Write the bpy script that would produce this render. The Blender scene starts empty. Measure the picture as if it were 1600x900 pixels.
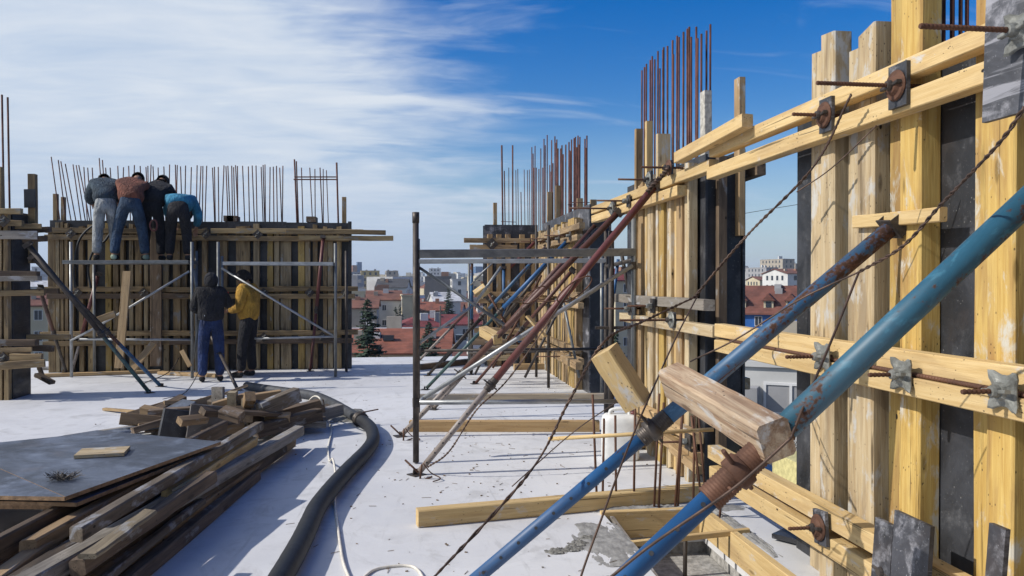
import bpy, bmesh, math, random
from mathutils import Vector, Matrix, noise
random.seed(7)
R = math.radians
S = bpy.context.scene
COL = S.collection

# ------------------------------------------------------------------ camera
F = 1250.0; YAW = R(7.5); PITCH = R(-0.46); EYE = Vector((0, 0, 1.55))
cam = bpy.data.cameras.new('camera'); cam.lens = 36 * F / 1600; cam.sensor_width = 36
cam.clip_start = 0.05; cam.clip_end = 12000
camo = bpy.data.objects.new('camera', cam); COL.objects.link(camo)
camo.location = EYE; camo.rotation_euler = (R(90) + PITCH, 0, -YAW)
S.camera = camo
CM = Matrix.Rotation(-YAW, 3, 'Z') @ Matrix.Rotation(R(90) + PITCH, 3, 'X')

# ------------------------------------------------------------------ sun, sky, exposure
SUN_EL = R(37); SUN_AZ = R(-93.5)          # azimuth measured from +Y towards +X
sd = Vector((math.sin(SUN_AZ) * math.cos(SUN_EL), math.cos(SUN_AZ) * math.cos(SUN_EL), math.sin(SUN_EL)))
sun = bpy.data.lights.new('sun', 'SUN'); sun.energy = 4.6; sun.angle = R(0.53); sun.color = (1, 0.95, 0.87)
suno = bpy.data.objects.new('sun', sun); COL.objects.link(suno)
suno.rotation_euler = sd.to_track_quat('Z', 'Y').to_euler(); suno.location = sd * 50
S.view_settings.view_transform = 'Standard'; S.view_settings.look = 'None'
S.view_settings.exposure = 0.0; S.view_settings.gamma = 1.0

W = bpy.data.worlds.new("World"); S.world = W; W.use_nodes = True
def build_world():
    nt = W.node_tree; nt.nodes.clear(); N = nt.nodes.new; L = nt.links.new
    out = N('ShaderNodeOutputWorld'); bg = N('ShaderNodeBackground'); bg.inputs[1].default_value = 0.11
    sky = N('ShaderNodeTexSky'); sky.sky_type = 'NISHITA'; sky.sun_disc = False
    sky.sun_elevation = SUN_EL; sky.sun_rotation = SUN_AZ; sky.altitude = 80
    sky.air_density = 1.15; sky.dust_density = 0.5; sky.ozone_density = 3.2
    hs = N('ShaderNodeHueSaturation'); hs.inputs['Saturation'].default_value = 1.56; hs.inputs['Value'].default_value = 1.10
    hs.inputs['Hue'].default_value = 0.517
    L(sky.outputs[0], hs.inputs['Color'])
    tc = N('ShaderNodeTexCoord'); sp = N('ShaderNodeSeparateXYZ'); L(tc.outputs['Generated'], sp.inputs[0])
    def m(op, a, b=None, c=None, clamp=False):
        n = N('ShaderNodeMath'); n.operation = op; n.use_clamp = clamp
        for i, v in enumerate((a, b, c)):
            if v is None: continue
            if hasattr(v, 'is_linked'): L(v, n.inputs[i])
            else: n.inputs[i].default_value = v
        return n.outputs[0]
    z = m('ADD', m('MAXIMUM', sp.outputs[2], 0.0), 0.16)
    cx = m('DIVIDE', sp.outputs[0], z); cy = m('DIVIDE', sp.outputs[1], z)
    cb = N('ShaderNodeCombineXYZ'); L(cx, cb.inputs[0]); L(cy, cb.inputs[1])
    def noi(scale, rot, sx, sy, det, dist, off=0.0):
        mp = N('ShaderNodeMapping'); mp.inputs['Rotation'].default_value = (0, 0, R(rot))
        mp.inputs['Scale'].default_value = (sx, sy, 1); mp.inputs['Location'].default_value = (off, off * .7, 0)
        L(cb.outputs[0], mp.inputs[0])
        n = N('ShaderNodeTexNoise'); n.inputs['Scale'].default_value = scale; n.inputs['Detail'].default_value = det
        n.inputs['Roughness'].default_value = 0.55; n.inputs['Distortion'].default_value = dist
        L(mp.outputs[0], n.inputs['Vector']); return n.outputs[0]
    big = noi(0.9, 25, 1.0, 0.6, 4, 0.3)
    mid = noi(1.5, -14, 0.95, 1.7, 9, 0.7, 3.1)
    fin = noi(3.0, -6, 1.1, 2.9, 9, 0.7, 7.7)
    # the bank of cirrus covers the left (west) part of the sky, its edge frayed by the noises
    edge = m('ADD', m('MULTIPLY', m('SUBTRACT', sp.outputs[0], .02), -5.6), m('SUBTRACT', .84, m('MULTIPLY', sp.outputs[2], 3.0)))
    cov = m('ADD', edge, m('MULTIPLY', m('SUBTRACT', mid, 0.5), 2.4))
    cov = m('ADD', cov, m('MULTIPLY', m('SUBTRACT', fin, 0.5), .9))
    cov = m('ADD', cov, m('MULTIPLY', m('SUBTRACT', big, 0.5), 1.4))
    mr = N('ShaderNodeMapRange'); mr.interpolation_type = 'SMOOTHSTEP'; L(cov, mr.inputs[0])
    mr.inputs[1].default_value = -0.55; mr.inputs[2].default_value = 1.0; mr.inputs[3].default_value = 0; mr.inputs[4].default_value = 0.93
    # wisps in the blue
    wi = N('ShaderNodeMapRange'); wi.interpolation_type = 'SMOOTHSTEP'; L(noi(1.3, 75, 1.1, 2.6, 7, 0.9, 1.7), wi.inputs[0])
    wi.inputs[1].default_value = 0.53; wi.inputs[2].default_value = 0.84; wi.inputs[4].default_value = 0.5
    mask = m('MAXIMUM', mr.outputs[0], wi.outputs[0])
    cr = N('ShaderNodeValToRGB'); L(m('ADD', m('MULTIPLY', mid, .62), m('MULTIPLY', fin, .38)), cr.inputs[0])
    cr.color_ramp.elements[0].position = 0.34; cr.color_ramp.elements[0].color = (4.9, 5.9, 7.3, 1)
    cr.color_ramp.elements[1].position = 0.62; cr.color_ramp.elements[1].color = (7.0, 7.5, 8.1, 1)
    mx = N('ShaderNodeMix'); mx.data_type = 'RGBA'
    L(mask, mx.inputs[0]); L(hs.outputs[0], mx.inputs[6]); L(cr.outputs[0], mx.inputs[7])
    # low pale haze band close to the horizon
    hz = N('ShaderNodeMapRange'); hz.interpolation_type = 'SMOOTHSTEP'; L(sp.outputs[2], hz.inputs[0])
    hz.inputs[1].default_value = 0.0; hz.inputs[2].default_value = 0.22; hz.inputs[3].default_value = 0.72; hz.inputs[4].default_value = 0.0
    m2 = N('ShaderNodeMix'); m2.data_type = 'RGBA'; L(hz.outputs[0], m2.inputs[0]); L(mx.outputs[2], m2.inputs[6])
    m2.inputs[7].default_value = (3.7, 4.85, 6.7, 1)
    L(m2.outputs[2], bg.inputs[0]); L(bg.outputs[0], out.inputs[0])
build_world()

# ------------------------------------------------------------------ pixel of a 1600x900 view -> point of the place (used to read positions off the photograph)
def ray(px, py): return CM @ Vector(((px - 800) / F, (450 - py) / F, -1.0))
def G(px, py, z=0.0):
    r = ray(px, py); return EYE + r * ((z - EYE.z) / r.z)
def PX(px, py, X):
    r = ray(px, py); return EYE + r * (X / r.x)
def PY(px, py, Y):
    r = ray(px, py); return EYE + r * (Y / r.y)
def PD(px, py, d): return EYE + ray(px, py) * d
def V(*a): return Vector(a)

# ------------------------------------------------------------------ objects
WM = {}
def tag(o, label=None, cat=None, group=None, kind=None):
    if label: o['label'] = label
    if cat: o['category'] = cat
    if group: o['group'] = group
    if kind: o['kind'] = kind
    return o
def put(name, me, m, M=None, parent=None, smooth=False):
    o = bpy.data.objects.new(name, me); COL.objects.link(o)
    M = M or Matrix.Identity(4)
    if parent is not None:
        o.parent = parent; o.matrix_basis = WM[parent.name].inverted() @ M
    else: o.matrix_basis = M
    WM[o.name] = M.copy()
    if m and not me.materials: me.materials.append(m)
    if smooth:
        for p in me.polygons: p.use_smooth = True
    return o
def root(name, loc, label, cat, group=None):
    o = bpy.data.objects.new(name, None); COL.objects.link(o); o.empty_display_size = .1
    M = Matrix.Translation(loc); o.matrix_basis = M; WM[o.name] = M
    return tag(o, label, cat, group)
def mesh(name, v, f):
    me = bpy.data.meshes.new(name); me.from_pydata([tuple(x) for x in v], [], f); me.update(); return me
def frame(p0, p1, up=None):
    """matrix whose X runs p0->p1 and whose Z is as near to up as can be; origin at the middle"""
    x = (p1 - p0).normalized(); up = Vector(up) if up is not None else Vector((0, 0, 1))
    if abs(x.dot(up.normalized())) > .98: up = Vector((0, 1, 0)) if abs(x.y) < .9 else Vector((1, 0, 0))
    y = up.cross(x).normalized(); z = x.cross(y)
    M = Matrix((x, y, z)).transposed().to_4x4(); M.translation = (p0 + p1) / 2; return M
def beam_geo(L, w, h, ch=.004, jit=.002, seg=1, skew=0, M=None):
    ch = min(ch, w * .3, h * .3); a, b = w / 2, h / 2
    sec = [(-a + ch, -b), (a - ch, -b), (a, -b + ch), (a, b - ch), (a - ch, b), (-a + ch, b), (-a, b - ch), (-a, -b + ch)]
    v = []; f = []
    sk0, sk1 = random.uniform(-skew, skew), random.uniform(-skew, skew)
    for i in range(seg + 1):
        t = i / seg; jx, jz = random.uniform(-jit, jit), random.uniform(-jit, jit); tw = random.uniform(-jit, jit) * 4
        sc = 1 + random.uniform(-jit, jit) * 3
        for (y, z) in sec:
            x = (t - .5) * L
            if i == 0: x += sk0 * y / w
            if i == seg: x += sk1 * y / w
            v.append(Vector((x, y * sc + jx - z * tw, z * sc + jz + y * tw)))
    for i in range(seg):
        for k in range(8):
            n = (k + 1) % 8; f.append((i * 8 + k, i * 8 + n, (i + 1) * 8 + n, (i + 1) * 8 + k))
    f.append(tuple(range(7, -1, -1))); f.append(tuple(seg * 8 + k for k in range(8)))
    f = [tuple(reversed(q)) for q in f]
    if M is not None: v = [M @ p for p in v]
    return v, f
def beam(name, p0, p1, w, h, m, parent=None, up=None, ch=.004, jit=.0015, seg=1, skew=0.0, roll=0):
    """a sawn timber or board: axis p0->p1, h along up, w across"""
    M = frame(p0, p1, up) @ Matrix.Rotation(roll, 4, 'X')
    v, f = beam_geo((p1 - p0).length, w, h, ch, jit, seg, skew)
    me = mesh(name, v, f); o = put(name, me, m, M, parent)
    return o
def box(name, a, b, m, parent=None, ch=.003, jit=0.0, axis=None):
    """axis-aligned box between corners a, b, grain along its longest side"""
    a, b = Vector(a), Vector(b); c = (a + b) / 2; s = [abs(b[i] - a[i]) for i in range(3)]
    k = axis if axis is not None else s.index(max(s))
    d = Vector((0, 0, 0)); d[k] = s[k] / 2
    up = Vector((0, 0, 1)) if k != 2 else Vector((0, 1, 0))
    h = s[2] if k != 2 else s[1]; w = s[1] if k == 0 else s[0]
    return beam(name, c - d, c + d, w, h, m, parent, up, ch, jit)
class MB:
    """gathers pieces of ONE part into one mesh"""
    def __init__(s): s.v = []; s.f = []; s.mi = []
    def add(s, v, f, mi=0):
        k = len(s.v); s.v += list(v); s.f += [tuple(i + k for i in q) for q in f]; s.mi += [mi] * len(f); return s
    def bx(s, a, b, mi=0):
        x0, y0, z0 = a; x1, y1, z1 = b
        v = [V(x0, y0, z0), V(x1, y0, z0), V(x1, y1, z0), V(x0, y1, z0), V(x0, y0, z1), V(x1, y0, z1), V(x1, y1, z1), V(x0, y1, z1)]
        return s.add(v, [(3, 2, 1, 0), (4, 5, 6, 7), (0, 1, 5, 4), (1, 2, 6, 5), (2, 3, 7, 6), (3, 0, 4, 7)], mi)
    def beam(s, p0, p1, w, h, up=None, mi=0, **k):
        v, f = beam_geo((p1 - p0).length, w, h, M=frame(p0, p1, up), **k); return s.add(v, f, mi)
    def tube(s, p0, p1, r, n=8, mi=0, r1=None):
        v, f = tube_geo((p1 - p0).length, r, n, r1); M = frame(p0, p1); return s.add([M @ p for p in v], f, mi)
    def build(s, name, m, parent=None, M=None, smooth=False):
        me = mesh(name, s.v, s.f)
        for x in (m if isinstance(m, (list, tuple)) else [m]): me.materials.append(x)
        for p, i in zip(me.polygons, s.mi): p.material_index = i
        return put(name, me, None, M, parent, smooth)
def tube_geo(L, r, n=8, r1=None, prof=None):
    r1 = r if r1 is None else r1; v = []; f = []
    prof = prof or [(0, r), (1, r1)]
    for t, rr in prof:
        for k in range(n):
            a = 2 * math.pi * k / n; v.append(Vector(((t - .5) * L, math.cos(a) * rr, math.sin(a) * rr)))
    m_ = len(prof)
    for i in range(m_ - 1):
        for k in range(n):
            q = (k + 1) % n; f.append((i * n + k, (i + 1) * n + k, (i + 1) * n + q, i * n + q))
    f.append(tuple(range(n))); f.append(tuple((m_ - 1) * n + k for k in range(n - 1, -1, -1)))
    f = [tuple(reversed(q)) for q in f]
    return v, f
def smooth_sides(me):
    for p in me.polygons: p.use_smooth = len(p.vertices) == 4
TC_ = {}
def tube(name, p0, p1, r, m, parent=None, n=10, prof=None, r1=None):
    L = (p1 - p0).length
    v, f = tube_geo(L, r, n, r1, prof); me = mesh(name, v, f); smooth_sides(me)
    return put(name, me, m, frame(p0, p1), parent)
def spline(pts, sub=8):
    P = [Vector(p) for p in pts]; out = []
    for i in range(len(P) - 1):
        a = P[i - 1] if i else P[0] * 2 - P[1]; b, c = P[i], P[i + 1]; d = P[i + 2] if i + 2 < len(P) else P[-1] * 2 - P[-2]
        for k in range(sub):
            t = k / sub
            out.append(.5 * ((2 * b) + (c - a) * t + (2 * a - 5 * b + 4 * c - d) * t * t + (3 * b - a - 3 * c + d) * t ** 3))
    out.append(P[-1]); return out
def sweep_geo(P, r, n=8, wob=0.0, twist=None):
    v = []; f = []; up = Vector((0.13, .21, 1)).normalized()
    for i, p in enumerate(P):
        t = ((P[i + 1] if i + 1 < len(P) else P[i]) - (P[i - 1] if i else P[i])).normalized()
        u = (up - t * up.dot(t)).normalized(); w = t.cross(u); up = u
        rr = r(i / (len(P) - 1)) if callable(r) else r
        rr *= 1 + random.uniform(-wob, wob)
        for k in range(n):
            a = 2 * math.pi * k / n; v.append(p + u * math.cos(a) * rr + w * math.sin(a) * rr)
    for i in range(len(P) - 1):
        for k in range(n):
            q = (k + 1) % n; f.append((i * n + k, i * n + q, (i + 1) * n + q, (i + 1) * n + k))
    f.append(tuple(range(n - 1, -1, -1))); f.append(tuple((len(P) - 1) * n + k for k in range(n)))
    return v, f
def sweep(name, P, r, m, parent=None, n=8, wob=0.0):
    v, f = sweep_geo(P, r, n, wob); me = mesh(name, v, f); smooth_sides(me); return put(name, me, m, None, parent)
def lathe_geo(prof, n=14, sq=0.0, lobes=4):
    """prof: (x, r) along local X; sq pulls the outline towards a star with that many lobes"""
    v = []; f = []
    for x, r in prof:
        for k in range(n):
            a = 2 * math.pi * k / n; rr = r * (1 - sq + sq * 2.6 * abs(math.cos(lobes * a / 2)) ** 5 if sq else 1) if r > 0 else 0.0001
            v.append(Vector((x, math.cos(a) * rr, math.sin(a) * rr)))
    for i in range(len(prof) - 1):
        for k in range(n):
            q = (k + 1) % n; f.append((i * n + k, i * n + q, (i + 1) * n + q, (i + 1) * n + k))
    f.append(tuple(range(n - 1, -1, -1))); f.append(tuple((len(prof) - 1) * n + k for k in range(n)))
    return v, f

# ------------------------------------------------------------------ materials
class NT:
    def __init__(s, name):
        s.m = bpy.data.materials.new(name); s.m.use_nodes = True; s.t = s.m.node_tree; s.t.nodes.clear()
        s.out = s.n('ShaderNodeOutputMaterial'); s.b = s.n('ShaderNodeBsdfPrincipled'); s.l(s.b.outputs[0], s.out.inputs[0])
        s.tc = s.n('ShaderNodeTexCoord'); s.oi = s.n('ShaderNodeObjectInfo')
        off = s.n('ShaderNodeVectorMath'); off.operation = 'SCALE'; cb = s.n('ShaderNodeCombineXYZ')
        for i in range(3): s.l(s.oi.outputs['Random'], cb.inputs[i])
        s.l(cb.outputs[0], off.inputs[0]); off.inputs['Scale'].default_value = 37.0
        ad = s.n('ShaderNodeVectorMath'); s.l(s.tc.outputs['Object'], ad.inputs[0]); s.l(off.outputs[0], ad.inputs[1])
        s.co = ad.outputs[0]
    def n(s, t): return s.t.nodes.new(t)
    def l(s, a, b): s.t.links.new(a, b)
    def mapv(s, sc, src=None):
        m = s.n('ShaderNodeMapping'); m.inputs['Scale'].default_value = sc; s.l(src or s.co, m.inputs[0]); return m.outputs[0]
    def noise(s, scale, det=4, dist=0, rough=.55, sc=None, src=None):
        n = s.n('ShaderNodeTexNoise'); n.inputs['Scale'].default_value = scale; n.inputs['Detail'].default_value = det
        n.inputs['Distortion'].default_value = dist; n.inputs['Roughness'].default_value = rough
        s.l(s.mapv(sc, src) if sc else (src or s.co), n.inputs['Vector']); return n.outputs[0]
    def voro(s, scale, sc=None):
        n = s.n('ShaderNodeTexVoronoi'); n.inputs['Scale'].default_value = scale
        s.l(s.mapv(sc) if sc else s.co, n.inputs['Vector']); return n.outputs['Distance']
    def rng(s, v, a, b, c=0.0, d=1.0):
        n = s.n('ShaderNodeMapRange'); n.interpolation_type = 'SMOOTHSTEP'; s.l(v, n.inputs[0])
        for i, x in enumerate((a, b, c, d)): n.inputs[i + 1].default_value = x
        return n.outputs[0]
    def math(s, op, a, b):
        n = s.n('ShaderNodeMath'); n.operation = op
        for i, v in enumerate((a, b)):
            if hasattr(v, 'is_linked'): s.l(v, n.inputs[i])
            else: n.inputs[i].default_value = v
        return n.outputs[0]
    def mix(s, fac, a, b, mode='MIX'):
        n = s.n('ShaderNodeMix'); n.data_type = 'RGBA'; n.blend_type = mode
        for i, v in ((0, fac), (6, a), (7, b)):
            if hasattr(v, 'is_linked'): s.l(v, n.inputs[i])
            elif i == 0: n.inputs[0].default_value = v
            else: n.inputs[i].default_value = (*v[:3], 1)
        return n.outputs[2]
    def col(s, c, rough=.7, metal=0, spec=None):
        if hasattr(c, 'is_linked'): s.l(c, s.b.inputs['Base Color'])
        else: s.b.inputs['Base Color'].default_value = (*c[:3], 1)
        if hasattr(rough, 'is_linked'): s.l(rough, s.b.inputs['Roughness'])
        else: s.b.inputs['Roughness'].default_value = rough
        s.b.inputs['Metallic'].default_value = metal
        if spec is not None: s.b.inputs['Specular IOR Level'].default_value = spec
        return s
    def bump(s, h, st=.3, dist=.01):
        n = s.n('ShaderNodeBump'); n.inputs['Strength'].default_value = st; n.inputs['Distance'].default_value = dist
        s.l(h, n.inputs['Height']); s.l(n.outputs[0], s.b.inputs['Normal']); return s
def hexc(h):
    h = h.lstrip('#'); c = [int(h[i:i + 2], 16) / 255 for i in (0, 2, 4)]
    return tuple(((x + .055) / 1.055) ** 2.4 if x > .04045 else x / 12.92 for x in c)
def wood(name, c1, c2, stain=(.10, .075, .05), amt=.5, smear=0.0, smearc=(.42, .41, .40), rough=.72, var=.25, fine=1.0):
    t = NT(name)
    g = t.noise(1.6, 6, .7, .6, (1.2, 22 * fine, 22 * fine))
    g2 = t.noise(3.0, 3, .3, .5, (2.0, 90 * fine, 90 * fine))
    c = t.mix(t.rng(t.math('ADD', t.math('MULTIPLY', g, .75), t.math('MULTIPLY', g2, .25)), .34, .66), c1, c2)
    st = t.noise(1.4, 5, .5, .6, (.9, 5, 5))
    c = t.mix(t.math('MULTIPLY', t.rng(st, .46, .68), amt), c, stain)
    kn = t.voro(1.0, (2.6, 11, 11)); c = t.mix(t.rng(kn, .16, .08, 0, .75), c, tuple(x * .35 for x in c2))
    sp = t.math('MULTIPLY', t.rng(t.voro(1.0, (34, 60, 60)), .20, .12), t.rng(t.noise(9, 2), .52, .60))
    c = t.mix(t.math('MULTIPLY', sp, .8), c, (.035, .025, .018))
    dk = t.noise(1.0, 7, 1.2, .62, (1.1, 9, 9)); c = t.mix(t.rng(dk, .58, .74, 0, .55 * min(1, amt * 1.5)), c, tuple(x * .28 for x in c2))
    cr_ = t.rng(t.noise(1.0, 3, .6, .5, (.8, 46, 46)), .665, .70, 0, .8); c = t.mix(cr_, c, tuple(x * .22 for x in c2))
    nl = t.math('MULTIPLY', t.rng(t.voro(1.0, (5, 9, 9)), .075, .05), t.rng(t.noise(1.3, 1), .45, .5)); c = t.mix(nl, c, (.02, .014, .010))
    if smear:
        sm = t.rng(t.noise(6, 6, .3, .65, (.7, 1.6, 1.6)), .62 - smear * .16, .74 - smear * .16); c = t.mix(sm, c, smearc)
    hs = t.n('ShaderNodeHueSaturation'); t.l(c, hs.inputs['Color'])
    v = t.n('ShaderNodeMapRange'); t.l(t.oi.outputs['Random'], v.inputs[0]); v.inputs[3].default_value = 1 - var; v.inputs[4].default_value = 1 + var * .6
    t.l(v.outputs[0], hs.inputs['Value'])
    t.col(hs.outputs[0], rough, 0, .3)
    h = t.math('SUBTRACT', t.math('ADD', t.math('MULTIPLY', g, .6), t.math('MULTIPLY', g2, .5)), t.math('ADD', t.math('MULTIPLY', sp, .5), cr_))
    t.bump(h, .55, .005); return t.m
def film(name, base=(.016, .017, .020), pale=(.20, .20, .21), amt=.4, rough=.42, scar=False):
    t = NT(name)
    a = t.noise(2.2, 8, .8, .68); b = t.noise(5, 9, .2, .75, (1, 1, .35))
    c = t.mix(t.rng(a, .42, .68), base, tuple(x * 2.6 for x in base))
    c = t.mix(t.math('MULTIPLY', t.rng(b, .55 - .06 * amt, .74 - .05 * amt), amt), c, pale)
    if scar: c = t.mix(t.rng(t.noise(1.0, 6, .8, .6, (26, 2.2, 26)), .50, .62, 0, .8), c, pale)
    sc = t.rng(t.noise(2.0, 2, .2, .5, (50, 50, 1.6)), .69, .75); c = t.mix(t.math('MULTIPLY', sc, amt), c, pale)
    sp = t.math('MULTIPLY', t.rng(t.voro(38), .16, .09), t.rng(t.noise(3, 2), .5, .6)); c = t.mix(t.math('MULTIPLY', sp, .3), c, (.45, .43, .40))
    c = t.mix(t.rng(t.noise(1.2, 5, 1.5, .6), .55, .72, 0, .5), c, tuple(x * y for x, y in zip(base, (2.6, 2.0, 1.6))))
    dr = t.rng(t.noise(1.0, 5, .3, .6, (2.0, 14, 14)), .60, .72, 0, amt * .5); c = t.mix(dr, c, tuple(x * .6 for x in pale))
    t.col(c, t.rng(b, .3, .7, rough - .08, rough + .3)); t.bump(b, .15, .004); return t.m
def paint(name, base, rust=(.115, .050, .028), amt=.35, rough=.50, pale=None, grad=None):
    t = NT(name)
    a = t.noise(5, 8, .3, .68, (.6, 1.6, 1.6)); b = t.noise(55, 4)
    c = t.mix(t.rng(a, .3, .7), base, tuple(x * .62 for x in base))
    if pale: c = t.mix(t.rng(t.noise(13, 6, .2, .6, (1, 2, 2)), .56, .66, 0, .8), c, pale)
    dirt = t.rng(t.noise(2.2, 7, .6, .65, (.5, 2.2, 2.2)), .45, .66, 0, .6); c = t.mix(dirt, c, tuple(.35 * x + .65 * y for x, y in zip(base, (.075, .062, .052))))
    aa = t.math('ADD', t.math('MULTIPLY', a, .72), t.math('MULTIPLY', b, .28))
    if grad:
        sx = t.n('ShaderNodeSeparateXYZ'); t.l(t.tc.outputs['Object'], sx.inputs[0]); aa = t.math('ADD', aa, t.rng(sx.outputs[0], grad[0], grad[1], 0, .16))
    scr = t.rng(t.noise(1.0, 3, .2, .5, (1.2, 60, 60)), .66, .70); aa = t.math('ADD', aa, t.math('MULTIPLY', scr, .12))
    k = t.rng(aa, .66 - .26 * amt, .72 - .22 * amt)
    c = t.mix(k, c, rust); c = t.mix(t.math('MULTIPLY', k, t.rng(b, .4, .6)), c, tuple(x * .45 for x in rust))
    t.col(c, t.math('ADD', t.math('MULTIPLY', k, .38), rough)); t.bump(t.math('ADD', k, t.math('MULTIPLY', b, .4)), .2, .002); return t.m
def steel(name, c1, c2, rough=.6, metal=.3, rib=0):
    t = NT(name); a = t.noise(9, 8, .3, .7, (.5, 1, 1)); c = t.mix(t.rng(a, .35, .65), c1, c2)
    t.col(c, t.rng(a, .3, .7, rough - .12, rough + .15), metal)
    if rib:
        w = t.n('ShaderNodeTexWave'); w.bands_direction = 'X'; w.inputs['Scale'].default_value = rib; w.inputs['Distortion'].default_value = .6
        t.l(t.tc.outputs['Object'], w.inputs['Vector']); t.bump(w.outputs[0], .9, .0035)
    else: t.bump(t.noise(60, 4), .15, .002)
    return t.m
def plain(name, c, rough=.8, var=.25, scale=6, bmp=.2, metal=0, rand=0.0):
    t = NT(name); a = t.noise(scale, 7, .2, .62)
    k = t.mix(t.rng(a, .3, .7), tuple(x * (1 + var) for x in c), tuple(x * (1 - var) for x in c))
    if rand:
        hs = t.n('ShaderNodeHueSaturation'); t.l(k, hs.inputs['Color']); v = t.n('ShaderNodeMapRange')
        t.l(t.oi.outputs['Random'], v.inputs[0]); v.inputs[3].default_value = 1 - rand; v.inputs[4].default_value = 1 + rand; t.l(v.outputs[0], hs.inputs['Value']); k = hs.outputs[0]
    t.col(k, rough, metal); t.bump(a, bmp, .01); return t.m

M = dict(
    yellow=wood('wood_yellow', (.54, .385, .130), (.41, .255, .068), (.27, .155, .06), .75, .45, (.46, .43, .36), var=.18),
    pale=wood('wood_weathered_pale', (.53, .43, .275), (.38, .275, .15), (.20, .145, .09), .65, .55, (.46, .44, .40), var=.12),
    fresh=wood('wood_fresh', (.60, .445, .225), (.49, .335, .145), (.27, .17, .09), .42, .25, (.48, .46, .43), var=.12),
    tan=wood('wood_tan', (.46, .32, .17), (.33, .215, .105), (.12, .08, .05), .5, .2, (.40, .38, .35), var=.22),
    brown=wood('wood_brown', (.20, .14, .09), (.115, .08, .052), (.05, .037, .028), .65, .35, (.26, .25, .24), var=.3),
    grey=wood('wood_grey', (.32, .285, .245), (.23, .20, .165), (.09, .075, .06), .55, .5, (.38, .37, .37), var=.3),
    cement=plain('cement_coated', (.40, .38, .34), .9, .3, 25, .8),
    film=film('film_plywood'), film_worn=film('film_plywood_worn', (.024, .025, .030), (.32, .32, .35), .95),
    ply_edge=plain('plywood_edge', (.26, .16, .085), .8, .4, 30, .3),
    plytop=film('plywood_grey_top', (.045, .054, .074), (.17, .20, .255), .8, .36),
    rust=steel('rusty_steel', (.13, .058, .032), (.07, .034, .022), .75, .25, 0),
    rustrib=steel('ribbed_rusty_bar', (.16, .070, .036), (.075, .036, .024), .7, .25, 17),
    rebar=steel('rebar_steel', (.125, .042, .030), (.055, .022, .018), .75, .2, 0),
    wire=steel('binding_wire', (.11, .065, .045), (.05, .034, .028), .6, .4, 0),
    galv=steel('galvanised_steel', (.22, .225, .22), (.13, .135, .135), .5, .45, 0),
    galvl=steel('galvanised_light', (.36, .37, .38), (.22, .23, .24), .45, .45, 0),
    dark=steel('dark_worn_steel', (.085, .07, .06), (.035, .030, .028), .55, .4, 0),
    cast=steel('cast_zinc', (.27, .275, .255), (.13, .132, .12), .6, .4, 0),
    blue=paint('blue_paint', (.024, .105, .225), amt=.38, pale=(.055, .15, .26), grad=(.05, .5)),
    teal=paint('teal_paint', (.024, .110, .175), amt=.45, pale=(.04, .15, .22)),
    bluec=paint('blue_paint_clean', (.020, .105, .27), amt=.22),
    greenp=paint('green_paint', (.05, .11, .105), amt=.45),
    redp=paint('red_paint', (.135, .030, .028), (.12, .07, .06), amt=.35, pale=(.17, .075, .065)),
    redbr=paint('redbrown_paint', (.11, .042, .030), (.07, .038, .028), amt=.5),
    whitish=paint('worn_pale_paint', (.33, .28, .25), (.16, .07, .05), amt=.4),
    rubber=plain('black_rubber', (.010, .011, .014), .6, .4, 10, .3),
    rubbergrey=plain('dusty_hose_rubber', (.035, .038, .045), .65, .5, 8, .3),
    cable=plain('white_cable', (.66, .62, .54), .5, .15, 30, .1),
    plastic=plain('white_plastic', (.70, .70, .68), .4, .10, 9, .05),
)
# ------------------------------------------------------------------ the roof slab (setting)
def slab_mat():
    t = NT('concrete_slab'); o = t.tc.outputs['Object']
    a = t.noise(.55, 6, .4, .6, src=o); b = t.noise(3.2, 8, .3, .68, src=o); f = t.noise(26, 6, 0, .7, src=o)
    c = t.mix(t.rng(a, .35, .65), (.625, .625, .632), (.53, .532, .545))
    c = t.mix(t.math('MULTIPLY', t.rng(b, .50, .72), .42), c, (.36, .36, .37))
    c = t.mix(t.math('MULTIPLY', t.rng(t.noise(1.1, 4, 1.2, .6, (1.0, .28, 1), src=o), .56, .70), .34), c, (.68, .68, .685))
    sp = t.math('MULTIPLY', t.rng(f, .62, .72), t.rng(b, .42, .6)); c = t.mix(t.math('MULTIPLY', sp, .6), c, (.22, .215, .21))
    du = t.rng(t.noise(.9, 9, 2.2, .72, src=o), .53, .64, 0, .5); c = t.mix(du, c, (.38, .375, .37))
    sf_ = t.rng(t.noise(1.0, 5, .8, .6, (9, 1.2, 1), src=o), .58, .72, 0, .36); c = t.mix(sf_, c, (.33, .325, .32))
    ft = t.math('MULTIPLY', t.rng(t.voro(2.6, (1, 1.0, 1)), .20, .12), t.rng(t.noise(.7, 3, src=o), .50, .58)); c = t.mix(t.math('MULTIPLY', ft, .22), c, (.30, .29, .28))
    t.col(c, t.rng(b, .35, .65, .55, .8), 0, .35); t.bump(t.math('ADD', b, t.math('MULTIPLY', f, .35)), .22, .012); return t.m
M['slab'] = slab_mat()
M['mortar'] = plain('wet_mortar', (.16, .155, .14), .75, .35, 18, 1.0)
M['mortar_light'] = plain('dried_mortar', (.30, .29, .275), .9, .35, 22, 1.0)
X0, X1, Y0, Y1 = -16.0, 3.05, -9.0, 16.6
HX0, HX1, HY0, HY1 = 1.30, 2.0, 3.70, 5.22
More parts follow.
